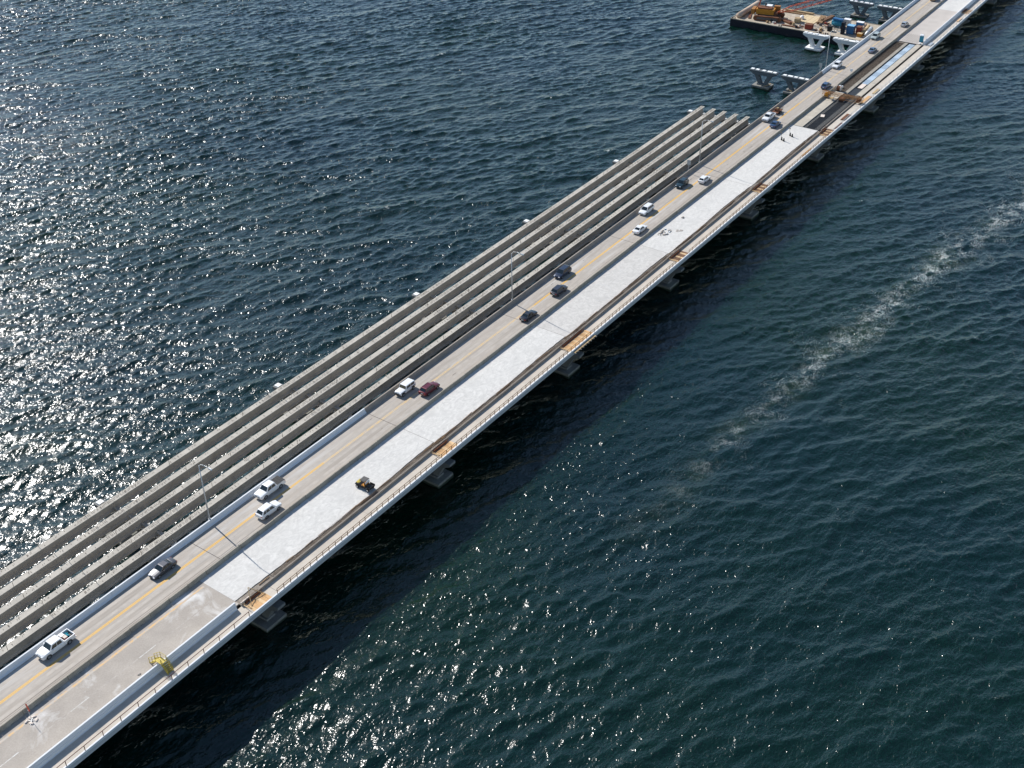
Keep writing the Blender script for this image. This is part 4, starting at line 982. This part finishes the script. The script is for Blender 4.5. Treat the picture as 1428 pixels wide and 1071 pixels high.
timbers('dark steel sections on the near edge of the barge', 418.3, -36.5, 7.0, 2, 'brown', 90, 1)
timbers('rusty sections scattered left of the crane tracks', 421.5, -54.6, 6.0, 2, 'brown', 20, 1)
timbers('scrap beams beside the crane on the barge', 422.2, -39.6, 5.0, 4, 'brown', 60, 2)
t = onb('timber_mat_field', 'broad pale timber mats laid on the barge deck', 'mats', 430.2, -34.2)
for i in range(7): MB().box(-4.6, 4.4, -3.6+i*1.05, -3.6+i*1.05+1.0, 0, .18+.03*(i % 2)).build('timber_mat', 'mat', t)
t = onb('bulk_bag', 'white bulk bag beside the timber mats', 'bag', 428.6, -36.5)
MB().loft([[(k*.75*math.cos(2*math.pi*j/10), k*.75*math.sin(2*math.pi*j/10), z) for j in range(10)] for k, z in ((.85, 0), (1, .4), (1, 1.1), (.6, 1.4))]).build('bag_body', 'cap', t, True); MB().path([(-.4, 0, 1.4), (0, 0, 1.8), (.4, 0, 1.4)], .05).build('lifting_loop', 'cap', t)

for i, (x, v, lab) in enumerate(((418.6, -44.5, 'rusty scrap heap between crane tracks and barge edge'), (424.8, -54.0, 'scrap heap between the long pale pipe and the crane'), (420.3, -34.0, 'scrap heap left of the rust red crate'),
                                 (426.5, -26.0, 'scrap heap between timber mats and blue tank'), (418.8, -25.4, 'scrap heap near the barge edge right of the rust red crate'), (432.5, -50.6, 'scrap heap behind the crane at the back of the barge'), (429.5, -17.5, 'scrap heap between the blue tank and the bright blue container'))):
    t = onb('scrap_heap', lab, 'scrap', x, v, random.uniform(0, 180))
    for j in range(16):
        a, b = random.uniform(-2.2, 2.2), random.uniform(-1.8, 1.8); mk = random.choice(('brown', 'brown', 'timberd', 'galv', 'dark', 'pipe', 'rust', 'timber', 'hull', 'bag'))
        if j % 3: MB().bar((a, b, random.uniform(.1, .4)), (a+random.uniform(-1.8, 1.8), b+random.uniform(-1.2, 1.2), random.uniform(.1, .6)), random.uniform(.1, .3)).build('scrap_bar', mk, t)
        else: MB().box(a-.4, a+.4, b-.3, b+.3, 0, random.uniform(.3, 1.1)).build('scrap_box', mk, t)
# tyre and trowel marks on the cured slab
M['mark'] = rough_mat('scuff_mark', (.56, .545, .515), var=.16, sc=2.5)
mk = 0
for (xc, vc, r, a0_, a1_, w_) in ((128, 12.5, 3.4, 20, 150, .12), (126, 13.4, 2.3, 200, 330, .14), (133, 11.5, 4.5, 60, 170, .10), (150, 12.8, 3.0, 10, 120, .10), (152.5, 11.0, 5.2, 180, 260, .12), (168, 12.2, 3.6, 30, 160, .10), (196, 12.0, 4.2, 300, 420, .12), (199, 13.6, 2.4, 40, 190, .10), (215, 12.6, 3.8, 170, 290, .10), (247, 12.0, 3.2, 20, 140, .12), (261, 13.0, 4.0, 190, 300, .10), (284, 12.4, 3.5, 40, 150, .12), (110, 11.8, 4.4, 200, 320, .10), (120, 12.2, 3.2, 230, 350, .1)):
    vs = []; nn = 22
    for i in range(nn+1):
        a_ = R(a0_+(a1_-a0_)*i/nn); ww = w_*(.4+.6*math.sin(math.pi*i/nn))*random.uniform(.6, 1.1)
        for rr in (r-ww, r+ww):
            vs.append(P(xc+rr*1.5*math.cos(a_), min(15.6, max(9.4, vc+rr*.8*math.sin(a_))), .018+.0006*mk))
    MB().add(vs, [(2*i, 2*i+1, 2*i+3, 2*i+2) for i in range(nn)]).build('trowel_mark', 'mark', br); mk = (mk+1) % 8
